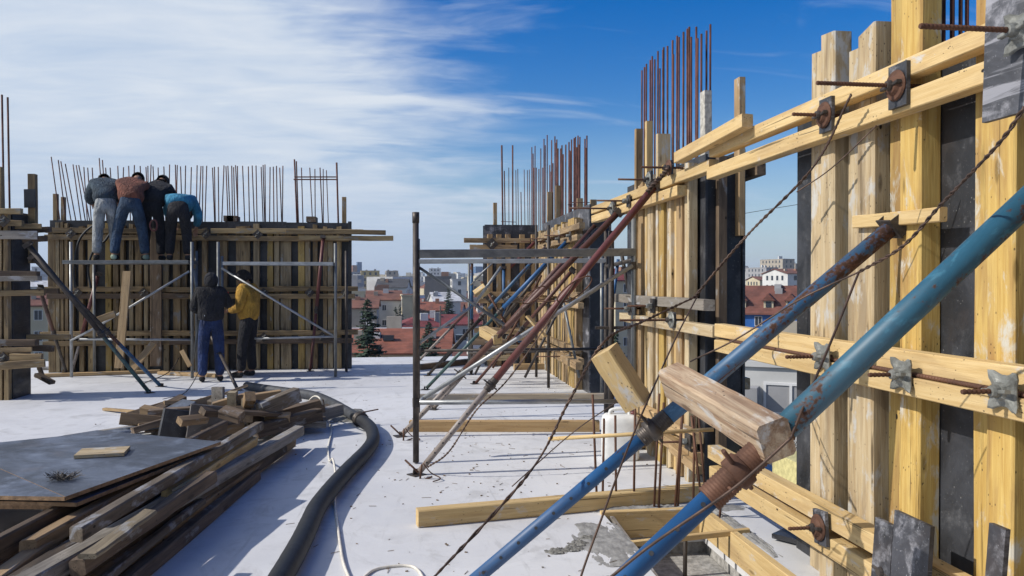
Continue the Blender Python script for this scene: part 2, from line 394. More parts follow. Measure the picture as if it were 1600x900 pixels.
def slab():
    xs = [X0, HX0, HX1, X1]; ys = [Y0, HY0, HY1, Y1]; b = MB()
    v = []; f = []
    for z in (0, -.22):
        for y in ys:
            for x in xs: v.append(V(x, y, z))
    for j in range(3):
        for i in range(3):
            if i == 1 and j == 1: continue
            k = j * 4 + i; f.append((k, k + 1, k + 5, k + 4)); f.append((16 + k, 16 + k + 4, 16 + k + 5, 16 + k + 1))
    def wall(i, j): f.append((i, i + 16, j + 16, j))
    ring = [0, 1, 2, 3, 7, 11, 15, 14, 13, 12, 8, 4]
    for a, c in zip(ring, ring[1:] + ring[:1]): wall(a, c)
    for a, c in ((5, 9), (9, 10), (10, 6), (6, 5)): wall(a, c)
    b.add(v, f); b.build('roof_slab', M['slab']).update_tag()
slab(); tag(bpy.data.objects['roof_slab'], 'pale sunlit concrete roof slab of the building site', kind='structure')
# the storeys that carry the slab
M['bldg_conc'] = plain('raw_concrete', (.33, .32, .31), .9, .2, 2, .3)
b = MB(); b.bx((X0 + .5, Y0 + .5, -15), (X1 - .35, Y1 - .5, -.65)); b.build('storeys_below', M['bldg_conc'])
tag(bpy.data.objects['storeys_below'], 'raw concrete storeys carrying the roof slab', kind='structure')

# ------------------------------------------------------------------ formwork pieces
XF, XS, XW = 2.15, 2.25, 2.07          # stud front, sheet front, waler front of the long right-hand wall
def tie(parent, c, kind, length, dirv, plate=.13, near=True, rodm=None, tilt=0.0, back=.10):
    """anchor: plate against the walers at c, its nut, and the threaded rod sticking out along dirv"""
    d = Vector(dirv).normalized(); n = 12
    A = frame(c - d, c + d); A.translation = c
    A = A @ Matrix.Rotation(tilt, 4, 'X')
    if kind == 'star':
        v = []; f = []; n_ = 32
        for x_, r_, q_ in ((0, .066, 1), (.006, .068, 1), (.012, .062, .9), (.013, .045, .7), (.020, .034, .3), (.034, .030, 0), (.036, .001, 0)):
            for k in range(n_):
                an = 2 * math.pi * k / n_; tip = abs(math.cos(2 * an)) ** 4 if math.cos(2 * an * 1) > -2 else 0
                tip = abs(math.cos(2 * an)) ** 5
                rr = .93 * r_ * (1 + q_ * (.62 * tip - .12)); v.append(V(x_ + (.012 * tip * q_ if x_ > .001 else .010 * tip), math.cos(an) * rr, math.sin(an) * rr))
        for i in range(6):
            for k in range(n_): f.append((i * n_ + k, i * n_ + (k + 1) % n_, (i + 1) * n_ + (k + 1) % n_, (i + 1) * n_ + k))
        f.append(tuple(range(n_ - 1, -1, -1)))
        pl = put('anchor_plate', mesh('anchor_plate', v, f), M['cast'], A @ Matrix.Rotation(R(45), 4, 'X'), parent)
    elif kind == 'disc':
        v, f = lathe_geo([(0, .062), (.006, .066), (.014, .060), (.016, .045), (.030, .034), (.034, 0)], 18)
        q = plate
        bv, bf = beam_geo(q * 1.45, q, .021, .002, 0, 1)
        B = A @ Matrix.Translation((-.0, 0, 0)) @ Matrix.Rotation(R(90), 4, 'Y')
        pl = put('anchor_plate', mesh('anchor_plate', bv, bf), M['film_worn'], B, parent)
        put('washer', mesh('washer', [p + V(.011, 0, 0) for p in v], f), M['rust'] if random.random() < .5 else M['cast'], A, pl)
    else:
        q = plate; bv, bf = beam_geo(q, q, .012, .001, 0, 1)
        pl = put('anchor_plate', mesh('anchor_plate', bv, bf), M['dark'], A @ Matrix.Rotation(R(90), 4, 'Y'), parent)
        if near:
            v, f = lathe_geo([(0.006, .045), (.014, .042), (.02, .03), (.022, 0)], 12); put('washer', mesh('washer', v, f), M['cast'], A, pl)
    # wing nut
    b = MB(); v, f = lathe_geo([(.012, .026), (.05, .022), (.06, .018), (.062, 0)], 10); b.add(v, f)
    for s in (-1, 1):
        b.beam(V(.036, s * .015, 0), V(.040, s * .058, s * .006), .022, .014, ch=.003)
    b.build('wing_nut', M['cast'] if kind != 'disc' else M['dark'], pl, A)
    prof = [(0, .0085), (1, .0085)]
    if near:
        k = int(length / .011); prof = []
        for i in range(k): prof += [(i / k, .0078), ((i + .3) / k, .0098), ((i + .6) / k, .0098), ((i + .9) / k, .0078)]
        prof.append((1, .0078))
    tube('tie_rod', c - d * back, c + d * length, .0085, rodm or M['rust'], pl, 8, prof)
    return pl

def plank_along_y(px0, px1, z0, z1, xf, th, m, parent, name='waler', seg=4, y0=None, y1=None, **k):
    ya = y0 if y0 is not None else PX(px0, 440, xf).y; yb = y1 if y1 is not None else PX(px1, 440, xf).y
    zc = (z0 + z1) / 2
    return beam(name, V(xf + th / 2, ya, zc), V(xf + th / 2, yb, zc), th, z1 - z0, m, parent, seg=seg, jit=.003, skew=.02, **k)

# ---- the near formwork wall on the right
nw = root('formwork_wall', V(2.3, 3.0, 0), 'nearest sunlit yellow timber formwork wall filling the right side of the view', 'formwork')
def stud_group(parent, a, b, c, ztop, mats, Xf=XF, depth=.10, zfar=None, z0=0.0, lip=.035):
    """two timbers side by side: a narrow one (a..b, set back) and the main one (b..c)"""
    pa, pb, pc = PX(a, 440, Xf + lip), PX(b, 440, Xf), PX(c, 440, Xf)
    if b > a:
        w = abs(pa.y - pb.y)
        beam('stud', V(Xf + lip + (depth - lip) / 2, pb.y + w / 2 + .003, z0), V(Xf + lip + (depth - lip) / 2, pb.y + w / 2 + .003, zfar or ztop - .05), w, depth - lip, mats[0], parent, up=(1, 0, 0), seg=6, jit=.002, ch=.005, skew=.02)
    w = abs(pb.y - pc.y)
    beam('stud', V(Xf + depth / 2, pc.y + w / 2, z0), V(Xf + depth / 2, pc.y + w / 2, ztop), w, depth, mats[1], parent, up=(1, 0, 0), seg=6, jit=.002, ch=.008, skew=.05)
stud_group(nw, 1267, 1281, 1302, 2.83, (M['pale'], M['pale']))
stud_group(nw, 1325, 1338, 1364, 2.74, (M['pale'], M['pale']), depth=.10)
stud_group(nw, 1390, 1405, 1437, 3.25, (M['yellow'], M['yellow']))
stud_group(nw, 1522, 1541, 1584, 3.25, (M['yellow'], M['yellow']))
yy = PX(1584, 440, XF).y - .42
k = 0
while yy > -1.6:
    for w_, dd, off in ((.11, .10, 0), (.06, .065, .115)):
        beam('stud', V(XF + .10 - dd / 2, yy + off, 0), V(XF + .10 - dd / 2, yy + off, random.uniform(2.6, 3.2)), w_, dd, M['yellow'] if k % 2 else M['pale'], nw, up=(1, 0, 0), seg=3)
    yy -= random.uniform(.38, .5); k += 1
# sheets between studs, joint under a stud
ySa = PX(1245, 440, XS).y; ySb = PX(1415, 440, XS).y; ySc = PX(1560, 440, XS).y
for a, c, zt in ((ySa, ySb + .001, 2.46), (ySb - .001, ySc + .001, 2.47), (ySc - .001, .95, 2.46), (.948, -.4, 2.46), (-.402, -1.7, 2.46)):
    beam('plywood_sheet', V(XS + .010, (a + c) / 2, 0), V(XS + .010, (a + c) / 2, zt), abs(a - c) - .004, .020, M['film'], nw, up=(1, 0, 0), ch=.001, jit=0)
    beam('plywood_sheet', V(XS + .30, (a + c) / 2, 0), V(XS + .30, (a + c) / 2, 2.5), abs(a - c) - .004, .020, M['film'], nw, up=(1, 0, 0), ch=.001, jit=0)
box('stop_end_board', (XS + .022, ySa - .05, 0), (XS + .288, ySa - .03, 2.46), M['film_worn'], nw)
# walers
FW = M['fresh']
plank_along_y(1108, 0, 2.405, 2.485, XW, .078, FW, nw, y1=.4)
plank_along_y(1103, 0, 2.262, 2.345, XW - .004, .08, FW, nw, y1=.3)
plank_along_y(1116, 0, 1.175, 1.262, XW, .078, FW, nw, y1=.6)
plank_along_y(1116, 0, 1.082, 1.160, XW - .035, .10, FW, nw, y1=.3)
plank_along_y(1105, 0, .335, .425, XW - .02, .09, FW, nw, y1=.2)
plank_along_y(1108, 0, .205, .300, XW - .035, .10, FW, nw, y1=.5)
# rusty bar lying between the middle walers
tube('filler_bar', V(XW - .012, 4.9, 1.170), V(XW - .012, 1.4, 1.168), .010, M['rustrib'], nw, 8)
D1 = (-1, 0, 0)
tie(nw, PX(1405, 134, XW - .012), 'disc', .37, D1, .125)
tie(nw, PX(1292, 180, XW - .012), 'disc', .18, D1, .115)
tie(nw, PX(1288, 557, XW - .040), 'star', .20, D1, rodm=M['rustrib'])
tie(nw, PX(1412, 585, XW - .040), 'star', .155, D1)
tie(nw, PX(1572, 611, XW - .040), 'star', .165, D1)
tie(nw, PX(1283, 824, XW - .045), 'disc', .17, D1, .115, tilt=R(6))
tie(nw, PX(1392, 893, XW - .045), 'disc', .03, D1, .10, tilt=R(-10))
tie(nw, V(XW - .05, 1.9, .32), 'disc', .12, D1, .115)
# battens and offcuts fixed to the studs
beam('batten', PX(1336, 347, XF - .02), PX(1474, 335, XF - .02), .034, .060, M['fresh'], nw, seg=3, jit=.002)
def plyplate(px, y0, y1, wpx, X, m, parent=nw, lean=.02):
    a, b_ = PX(px, y0, X), PX(px, y1, X); w = abs(PX(px + wpx, y0, X).y - a.y); c = a.y - w / 2
    o = beam('plywood_offcut', V(X, c, min(a.z, b_.z)), V(X + lean, c, max(a.z, b_.z)), w, .020, m, parent, up=(1, 0, 0), ch=.001, jit=0)
    return o
plyplate(1364, 808, 905, 28, 1.985, M['film_worn']); plyplate(1394, 797, 915, 56, 1.975, M['film_worn']); plyplate(1541, 817, 930, 26, 1.985, M['film_worn'])
# big scarred plywood plate over the upper walers at the frame's right edge
bp = beam('plywood_offcut', V(XW - .10, 2.19, 2.095), V(XW - .08, 2.19, 2.75), .62, .021, film('film_scarred', (.035, .036, .042), (.30, .30, .33), .95, .5, True), nw, up=(1, 0, 0), ch=.002, jit=0)
bp.matrix_basis = bp.matrix_basis @ Matrix.Translation((0, -.02, 0))
bp['label'] = 'scarred black plywood plate hung over the upper walers'
tie(nw, PX(1600, 48, XW - .115), 'star', .36, D1)

# ---- the middle section, up to the window opening
mw = root('formwork_wall', V(2.3, 6.6, 0), 'middle timber formwork section between the scaffold and the window opening, walers ending free', 'formwork')
stud_group(mw, 990, 996, 1003, 2.45, (M['tan'], M['tan']))
stud_group(mw, 997, 1011, 1019, 2.50, (M['pale'], M['pale']))
stud_group(mw, 1021, 1027, 1036, 2.52, (M['pale'], M['yellow']))
stud_group(mw, 1036, 1041, 1047, 2.48, (M['tan'], M['pale']), depth=.08)
stud_group(mw, 1066, 1069, 1075, 2.47, (M['tan'], M['pale']), depth=.08)
stud_group(mw, 1050, 1056, 1064, 2.46, (M['fresh'], M['tan']))
for (a, b_, top, m_) in ((991, 1004, 202, 'tan'), (1008, 1019, 190, 'fresh'), (1024, 1048, 210, 'pale')):
    p = PX((a + b_) / 2, 440, XF + .045); q = PX((a + b_) / 2, top, XF + .045); w_ = max(.06, (b_ - a) / F * p.y * .9)
    beam('upright', V(XF + .045, p.y, .5), V(XF + .045, p.y, q.z), w_, .055, M[m_], mw, up=(0, 1, 0), seg=3)
pe = PX(1102, 440, XS)                      # free end of the inner sheet
far = PX(980, 440, XS)
for a, c in ((pe.y, 6.75), (6.75, far.y)):
    for xx in (XS + .010, XS + .31):
        beam('plywood_sheet', V(xx, (a + c) / 2, 0), V(xx, (a + c) / 2, 2.52 if xx < 2.4 else 2.56), abs(a - c) - .004, .020, M['film'], mw, up=(1, 0, 0), ch=.001, jit=0)
box('stop_end_board', (XS + .022, pe.y + .02, 0), (XS + .298, pe.y + .04, 2.5), M['film'], mw)
beam('upright', V(XS + .12, pe.y - .02, .2), V(XS + .12, pe.y - .02, 2.5), .07, .06, M['brown'], mw, seg=3)
# outer face: worn sheet edge and concrete-coated upright
beam('upright', PX(1147, 620, 2.56), PX(1147, 262, 2.56), .10, .05, M['film_worn'], mw, up=(0, 1, 0), seg=2)
beam('upright', V(2.30, pe.y + .12, 1.7), V(2.30, pe.y + .12, 3.02), .10, .06, M['cement'], mw, up=(1, 0, 0), seg=3, jit=.003)
beam('upright', V(2.52, pe.y + .0, 1.9), V(2.52, pe.y + .0, 3.10), .10, .05, M['tan'], mw, up=(1, 0, 0), seg=3)
beam('waler', PX(1163, 600, 2.62), V(2.62, 8.2, PX(1163, 600, 2.62).z), .10, .09, M['pale'], mw)
beam('waler', PX(1190, 264, 2.66), V(2.66, 8.2, 2.36), .07, .09, M['brown'], mw)
# walers of the middle section
plank_along_y(1107, 924, 2.315, 2.395, XW + .005, .078, M['fresh'], mw)
plank_along_y(1058, 924, 2.215, 2.295, XW, .08, M['fresh'], mw)
# the plank that rises past the corner
beam('waler', PX(1060, 247, XW - .045), PX(1168, 188, XW - .045), .078, .082, M['fresh'], mw, seg=2, skew=.02)
plank_along_y(1100, 960, 1.345, 1.425, XW, .078, M['grey'], mw)
plank_along_y(1113, 968, 1.165, 1.245, XW - .01, .08, M['pale'], mw)
plank_along_y(1083, 975, .36, .44, XW, .08, M['tan'], mw)
plank_along_y(1083, 985, .22, .30, XW - .01, .08, M['tan'], mw)
tie(mw, PX(1048, 262, XW - .015), 'disc', .24, D1, .075)
tie(mw, PX(1016, 281, XW - .015), 'disc', .28, D1, .10, near=False)
tie(mw, PX(982, 314, XW - .015), 'plate', .30, D1, .11, near=False)
tie(mw, PX(958, 326, XW - .015), 'disc', .45, D1, .11, near=False)
tie(mw, PX(1052, 500, XW - .015), 'disc', .43, D1, .085)
tie(mw, PX(1020, 478, XW - .015), 'plate', .22, D1, .12, near=False)
tie(mw, PX(985, 482, XW - .015), 'plate', .25, D1, .12, near=False)
tie(mw, PX(1075, 690, XW - .015), 'plate', .20, D1, .12, near=False)
beam('batten', PX(1050, 700, XW - .03), PX(1092, 735, XW - .03), .05, .06, M['tan'], mw)

M['ftan'] = wood('wood_far_shaded_tan', (.42, .30, .17), (.28, .185, .095), (.10, .07, .045), .7, .3, (.36, .35, .32), var=.3)  # far copies of the woods, tones lowered to carry the shading of the studs
M['fpale'] = wood('wood_far_shaded_pale', (.46, .36, .22), (.32, .23, .13), (.12, .09, .055), .7, .4, (.36, .35, .32), var=.2)
M['fyellow'] = wood('wood_far_shaded_yellow', (.46, .32, .125), (.34, .22, .075), (.16, .10, .05), .7, .2, (.36, .35, .32), var=.2)
# ---- far section with its corner return
XQ = 2.50
fw = root('formwork_wall', V(2.6, 12.5, 0), 'far timber formwork section in the middle of the view, grey sheets and a dark bare end', 'formwork')
py0 = PX(921, 440, XQ).y
for a, c in ((py0, py0 + 1.25), (py0 + 1.25, 14.7)):
    for xx in (XQ + .01, XQ + .30):
        beam('plywood_sheet', V(xx, (a + c) / 2, 0), V(xx, (a + c) / 2, 2.62), c - a - .004, .020, M['film_worn'], fw, up=(1, 0, 0), ch=.001, jit=0)
box('stop_end_board', (XQ + .022, py0 + .02, 0), (XQ + .288, py0 + .045, 2.58), M['film'], fw)
for i, (a, c, m_) in enumerate(((861, 864, 'pale'), (866, 869, 'yellow'), (871, 875, 'pale'), (878, 881, 'tan'), (887, 896, 'yellow'), (853, 856, 'tan'), (857.5, 860, 'yellow'), (876, 878, 'yellow'), (883, 886.5, 'tan'), (849.5, 852, 'pale'), (841, 844, 'pale'), (897.5, 900, 'tan'), (845, 849, 'tan'), (837, 840, 'brown'))):
    p, q = PX(a, 440, XQ - .1), PX(c, 440, XQ - .1); w_ = max(.08, abs(p.y - q.y))
    beam('stud', V(XQ - .05, q.y + w_ / 2, 0), V(XQ - .05, q.y + w_ / 2, 2.45 + .03 * math.sin(i * 2)), w_, .095, M['f'+m_ if 'f'+m_ in M else m_], fw, up=(1, 0, 0), seg=3)
for z0, xf in ((2.27, -.18), (2.12, -.19), (1.32, -.18), (1.18, -.18), (.55, -.18), (.42, -.19)):
    beam('waler', V(XQ + xf + .04, py0 - random.uniform(-.1, .25), z0 + .04), V(XQ + xf + .04, 14.4, z0 + .04), .08, .085, M['ftan'], fw, seg=2)
for z0 in (2.2, 1.27, .49):
    for yv in (py0 + .35, py0 + 1.2, py0 + 2.0):
        tie(fw, V(XQ - .20, yv, z0), 'plate', random.uniform(.3, .6), D1, .12, near=False)
# the return, facing the viewer
YR = 14.7
def rx(px): return PY(px, 440, YR).x
for a, c in ((757, 800), (800, 838)):
    beam('plywood_sheet', V((rx(a) + rx(c)) / 2, YR, 0), V((rx(a) + rx(c)) / 2, YR, 2.60), rx(c) - rx(a) - .004, .021, M['film_worn'], fw, up=(0, 1, 0), ch=.001, jit=0)
    beam('plywood_sheet', V((rx(a) + rx(c)) / 2, YR + .3, 0), V((rx(a) + rx(c)) / 2, YR + .3, 2.60), rx(c) - rx(a) - .004, .021, M['film_worn'], fw, up=(0, 1, 0), ch=.001, jit=0)
for a in (779, 793, 815, 765, 833):
    beam('stud', V(rx(a), YR - .06, 0), V(rx(a), YR - .06, 2.42), .09, .09, M['tan'], fw, up=(0, 1, 0))
beam('upright', V(rx(775), YR + .15, 2.2), V(rx(775), YR + .15, 3.02), .07, .05, M['tan'], fw)
for z0, a, c in ((2.26, 724, 826), (2.14, 733, 806), (1.28, 740, 850), (1.16, 745, 850), (.62, 740, 850), (.47, 735, 850)):
    beam('waler', V(rx(a), YR - .15, z0 + .04), V(rx(c), YR - .15, z0 + .04), .07, .085, M['ftan'], fw, seg=2)
tie(fw, V(rx(767), YR - .20, 2.23), 'plate', .2, (0, -1, 0), .17, tilt=R(45), near=False)
for a, z in ((790, 1.25), (765, 1.25), (790, .55)): tie(fw, V(rx(a), YR - .20, z), 'plate', .2, (0, -1, 0), .15, tilt=R(45), near=False)
for px, top, m_ in ((859, 300, 'tan'), (872, 290, 'tan'), (906, 310, 'tan'), (927, 312, 'tan')):
    p = PX(px, 440, XQ + .12); q = PX(px, top, XQ + .12)
    beam('upright', V(XQ + .12, p.y, 2.2), V(XQ + .12, p.y, q.z), .09, .05, M['f'+m_ if 'f'+m_ in M else m_], fw, up=(0, 1, 0))
# sill pieces at the foot
beam('batten', PX(868, 553, 2.2), PX(905, 572, 2.2), .09, .10, M['tan'], fw, seg=2)
beam('batten', G(888, 600), G(918, 596), .10, .10, M['tan'], fw)

# ---- bars standing out of the walls
def cage(label, bars, loc, stirrups=(), group=None, m='rebar'):
    r = root('rebar_cage', loc, label, 'rebar', group)
    for (p0, p1, rad) in bars: tube('bar', p0, p1, rad, M[m], r, 6)
    for P in stirrups: sweep('stirrup', P, .006, M[m], r, 5)
    return r
def px_bars(lst, X, z0=.0, rad=.0095, jit=.0):
    out = []
    for (a, t) in lst:
        lean = random.uniform(-.02, .02); Xb = X + random.choice((0, .18)) * jit
        p = PX(a, t, Xb); out.append((V(Xb, p.y + lean, z0), p, rad))
    return out
L1 = [(1003, 110), (1007, 105), (1010, 100), (1016, 94), (1019, 88), (1023, 93), (1028, 80), (1031, 107), (1036, 78), (1037, 74), (1043, 72), (1051, 63), (1052, 85), (1058, 56), (1061, 58), (1068, 50), (1074, 45), (1077, 42), (1080, 58), (1088, 42), (1090, 60), (1096, 53), (1104, 48), (1110, 38)]
cage('tall dark rebar bars rising from the middle formwork section against the blue sky', px_bars(L1, 2.42, jit=1), V(2.42, 6.5, 0))
L2 = [(870, 218), (876, 232), (878, 227), (884, 226), (889, 222), (893, 218), (897, 216), (899, 214), (903, 212), (906, 214), (914, 217), (917, 212), (890, 235), (901, 230)]
cage('rusty rebar cluster above the dark bare end of the far formwork', px_bars(L2 + [(a + 2, t + 14) for a, t in L2[::2]], 2.68, rad=.0125, jit=1), V(2.68, 12.2, 0), [spline([V(2.5, 11.9, 2.75), V(2.86, 11.9, 2.75), V(2.86, 12.3, 2.75), V(2.5, 12.3, 2.75), V(2.5, 11.9, 2.75)], 1)])
L3 = [(831, 230), (836, 228), (845, 232), (850, 217), (855, 211), (862, 219), (867, 213), (838, 262), (842, 264), (859, 258), (864, 255), (834, 262), (848, 262)]
cage('thin rebar cluster standing in the corner of the far formwork', px_bars(L3 + [(a + 2, t + 10) for a, t in L3[::3]], 2.68, rad=.0115, jit=1), V(2.68, 13.6, 0))
bars = []
for px, t, r_ in ((784, 227, .016), (788, 267, .010), (801, 227, .014), (795, 262, .007), (806, 266, .007), (809, 264, .007), (819, 265, .007), (824, 266, .007), (827, 265, .007), (814, 300, .009)):
    p = PY(px, t, YR + .15); bars.append((V(p.x + random.uniform(0, .06), p.y, 0), p, r_))
cage('two thick and several thin bars rising behind the grey sheet of the far return', bars, V(rx(800), YR + .15, 0), [[PY(783, 346, YR + .15), PY(806, 347, YR + .15)]])
bars = []
for px in (1474, 1488, 1501, 1511):
    p = PX(px, 0, 2.40); bars.append((V(2.40, p.y, 0), V(2.40, p.y, 3.5), .011 if px < 1500 else .009))
cage('thick rusty bars between the yellow studs at the top right', bars, V(2.4, 3.2, 0))
M['tan2'] = wood('wood_beam_tan', (.50, .34, .17), (.38, .24, .11), (.2, .12, .06), .3, .05, var=.05)
M['grey2'] = wood('wood_beam_half_grey', (.40, .32, .22), (.30, .24, .17), (.17, .16, .15), .8, .5, (.30, .30, .31), var=.05)

# ------------------------------------------------------------------ steel props
def prop(name, foot, top, r, label, mo, mi, split=.5, group=None, head=True, thread=.12, plate=True, threadm=None, holes=True, handle=True, collar_dir=1, n=12):
    rt = root(name, foot, label, 'prop', group)
    d = (top - foot).normalized(); L = (top - foot).length
    a = foot + d * .03; s = foot + d * (L * split)
    ri = r * .80
    tm = threadm or M['dark']
    lo, hi = (ri, r) if collar_dir > 0 else (r, ri)
    ml, mh = (mi, mo) if collar_dir > 0 else (mo, mi)
    tube('inner_tube' if collar_dir > 0 else 'outer_tube', a, s, lo, ml, rt, n)
    tube('outer_tube' if collar_dir > 0 else 'inner_tube', s, top, hi, mh, rt, n)
    # threaded sleeve with its collar
    t0, t1 = (s - d * thread * .35, s + d * thread * .65)
    k = max(6, int(thread / .010)); prof = []
    for i in range(k): prof += [(i / k, r * 1.02), ((i + .35) / k, r * 1.09), ((i + .6) / k, r * 1.09)]
    prof.append((1, r * 1.01)); tube('threaded_sleeve', t0, t1, r, tm, rt, n, prof)
    c0 = s - d * .012; co = tube('collar', c0, c0 + d * .05, r * 1.42, tm, rt, 10, [(0, r * 1.12), (.08, r * 1.34), (.9, r * 1.34), (1, r * 1.1)])
    if handle:
        side = d.cross(V(0, 0, 1)).normalized(); up = side.cross(d)
        h = (up * .8 + side * .5).normalized()
        tube('collar_handle', c0 + d * .025 - h * r * 2.6, c0 + d * .025 + h * r * 3.0, .007, tm, co, 6)
        tube('locking_pin', c0 - d * .03 - side * r * 1.9, c0 - d * .03 + side * r * 2.2, .006, tm, co, 6)
    if holes:
        # adjusting holes along the inner tube, as short dark sleeves through the wall of the tube
        q = (EYE - s); q = (q - d * q.dot(d)).normalized(); hb = MB()
        rr = lo; rng_ = (a, s) if collar_dir > 0 else (s, top); rr = ri
        nn = int((rng_[1] - rng_[0]).length / .10)
        for i in range(1, nn):
            p = rng_[0] + d * (i * .10)
            hb.tube(p - q * (rr + .0015), p + q * (rr + .0015), .0075, 8)
        if nn > 1: tag(hb.build('pin_holes', M['film'], rt), kind='stuff')
    if plate:
        b = MB(); up = V(0, 0, 1)
        b.beam(V(-.06, 0, .004), V(.06, 0, .004), .11, .007, ch=.001); b.beam(V(-.012, 0, .01), V(-.012, 0, .05), .05, .007, ch=.001)
        b.build('foot_plate', tm, rt, Matrix.Translation(foot) @ Matrix.Rotation(random.uniform(0, 3), 4, 'Z'))
    if head:
        side = V(0, 1, 0); side = (side - d * side.dot(d)).normalized(); b = MB()
        b.beam(top - side * .055, top + side * .055, .10, .008, up=d, ch=.001)
        for q in (-1, 1): b.beam(top + side * q * .055 - d * .004, top + side * q * .055 + d * .05, .09, .006, up=side, ch=.001)
        b.build('fork_head', tm, rt)
    return rt
def wire(name, P, r, label, twisted=True, m='wire', parent=None, group=None, cat='wire'):
    P = spline(P, 14)
    if not twisted: o = sweep(name, P, r, M[m], parent, 6)
    else:
        o = None; b = MB(); L = 0; Q = []; a, c = [], []
        for i, p in enumerate(P):
            t = (P[min(i + 1, len(P) - 1)] - P[max(i - 1, 0)]).normalized(); u = V(.2, .1, 1); u = (u - t * u.dot(t)).normalized(); w = t.cross(u)
            if i: L += (p - P[i - 1]).length
            ang = L * 95
            e = u * math.cos(ang) * r + w * math.sin(ang) * r; a.append(p + e); c.append(p - e)
        for q in (a, c):
            v, f = sweep_geo(q, r * .95, 5); b.add(v, f)
        o = b.build(name, M[m], parent, None, True)
    return tag(o, label, cat, group) if parent is None else o

# the two blue props in front
f1 = G(640, 992); t1 = PX(1390, 358, XF - .04)
p1 = prop('steel_prop', f1, t1, .038, 'blue prop with rusty head braced against the batten on the yellow studs', M['blue'], M['bluec'], .50, thread=.16, threadm=M['dark'])
t2 = V(2.06, 2.02, 2.06); f2 = PD(500, 1340, 2.25); f2.z = max(f2.z, 0)
d2 = (PD(1270, 628, 2.30) - PD(985, 895, 2.27)).normalized()
a2 = PD(985, 895, 2.27); f2 = a2 + d2 * ((0.02 - a2.z) / d2.z); t2 = a2 + d2 * ((2.05 - a2.x) / d2.x)
s2 = PD(1150, 742, 2.285)
p2 = prop('steel_prop', f2, t2, .0385, 'nearest teal blue prop with a rusty threaded sleeve, crossing the lower right corner', M['teal'], M['bluec'], (s2 - f2).length / (t2 - f2).length, thread=.30, threadm=M['rust'])
# the red, brown and green props behind the scaffold
def pr(fp, tp, X, r, label, mo, mi, split, **k):
    return prop('steel_prop', G(*fp), PX(*tp, X), r, label, M[mo], M[mi], split, **k)
pr((651, 742), (1022, 292), XW - .03, .031, 'red prop with a worn pale foot, the longest one reaching up to the walers', 'redp', 'whitish', .30, thread=.12)
pr((625, 682), (964, 334), XW - .03, .031, 'brown red prop with a pale foot standing behind the longest red one', 'redbr', 'whitish', .28)
pr((664, 609), (885, 378), XQ - .18, .030, 'green grey prop under the end of the far formwork', 'bluec', 'greenp', .52)
pr((668, 587), (853, 386), XQ - .18, .030, 'dark blue prop with a dull steel foot, second from the far return', 'blue', 'dark', .45)
pr((655, 563), (837, 377), XQ - .18, .030, 'thin red prop leaning at the far return, palest at its foot', 'redp', 'whitish', .30)
for px, yb, yt, m_, lab in ((737, 585, 410, 'blue', 'upright blue prop standing left of the far return'), (787, 572, 420, 'bluec', 'upright bright blue prop in the middle of the far return')):
    g_ = G(px, yb); d_ = (g_ - EYE).dot(ray(px, 450).normalized() * 1)
    prop('steel_prop', g_, V(g_.x, g_.y, 1.55 + (440 - yt) / F * (F * 1.55 / (yb - 440))), .028, lab, M[m_], M['dark'], .45, handle=False, holes=False)
# props and posts at the left wall
def prl(fp, tp, Y, r, label, mo, mi, split, **k):
    return prop('steel_prop', G(*fp), PY(*tp, Y), r, label, M[mo], M[mi], split, **k)
pr((712, 593), (869, 394), XQ - .18, .028, 'dark steel prop low among the far props, foot right of the green one', 'dark', 'dark', .45)
pr((742, 600), (893, 424), XQ - .18, .028, 'rusty short prop ending at the far studs under the ledger', 'redbr', 'redbr', .5)
pr((686, 572), (812, 432), XQ - .18, .027, 'slim blue prop leaning at the corner of the far formwork', 'bluec', 'dark', .5)
pr((676, 640), (930, 352), XQ - .2, .029, 'worn pale and brown prop between the green and the brown red ones', 'redbr', 'whitish', .4)
prl((234, 614), (45, 384), 10.9, .034, 'grey green prop leaning on the formwork at the left edge', 'dark', 'greenp', .42)
prl((252, 604), (52, 402), 11.3, .034, 'dark blue prop crossing behind the grey green one at the left', 'dark', 'blue', .45)
prl((112, 582), (153, 430), 14.3, .030, 'worn red prop leaning on the left wall below the workers', 'redp', 'whitish', .35)
prl((485, 580), (505, 372), 14.3, .030, 'slender red prop standing near the right end of the left wall', 'redp', 'redp', .45)
prl((104, 583), (62, 452), 13.2, .030, 'dark rusty prop between the left edge formwork and the left wall', 'redbr', 'dark', .5)
prl((372, 610), (318, 500), 13.9, .03, 'dark steel prop leaning behind the worker in blue trousers', 'dark', 'dark', .5)

# ------------------------------------------------------------------ scaffolds
def post(p, h, r=.024, m='galv', parent=None, n=10, nm='post'): return tube(nm, V(p.x, p.y, .01), V(p.x, p.y, h), r, M[m], parent, n)
def coupler(p, m, parent, s=.035):
    return beam('coupler', p - V(0, 0, s), p + V(0, 0, s), s * 1.7, s * 1.7, M[m], parent, ch=.012)
A_ = G(650, 724); B_ = PD(990, 702, 7.38); B_.z = 0
sc = root('pipe_scaffold', (A_ + B_) / 2, 'steel pipe scaffold frame with a broad grey top ledger in the middle of the view', 'scaffold')
a = post(A_, 2.13, .026, 'dark', sc); post(B_, 2.13, .026, 'galv', sc)
U_ = V(0, 0, 1)
beam('ledger', V(A_.x, A_.y, 1.784) + V(.03, 0, 0), V(B_.x, B_.y, 1.82), .055, .072, M['galv'], sc, ch=.006)
tube('hook', V(A_.x, A_.y, 2.05), V(A_.x, A_.y, 2.14), .03, M['dark'], a, 8)
C_ = PD(653, 600, 9.0); C_.z = 0; D_ = PD(947, 600, 9.0); D_.z = 0
a = post(C_, 2.03, .024, 'dark', sc); post(D_, 2.15, .026, 'dark', sc)
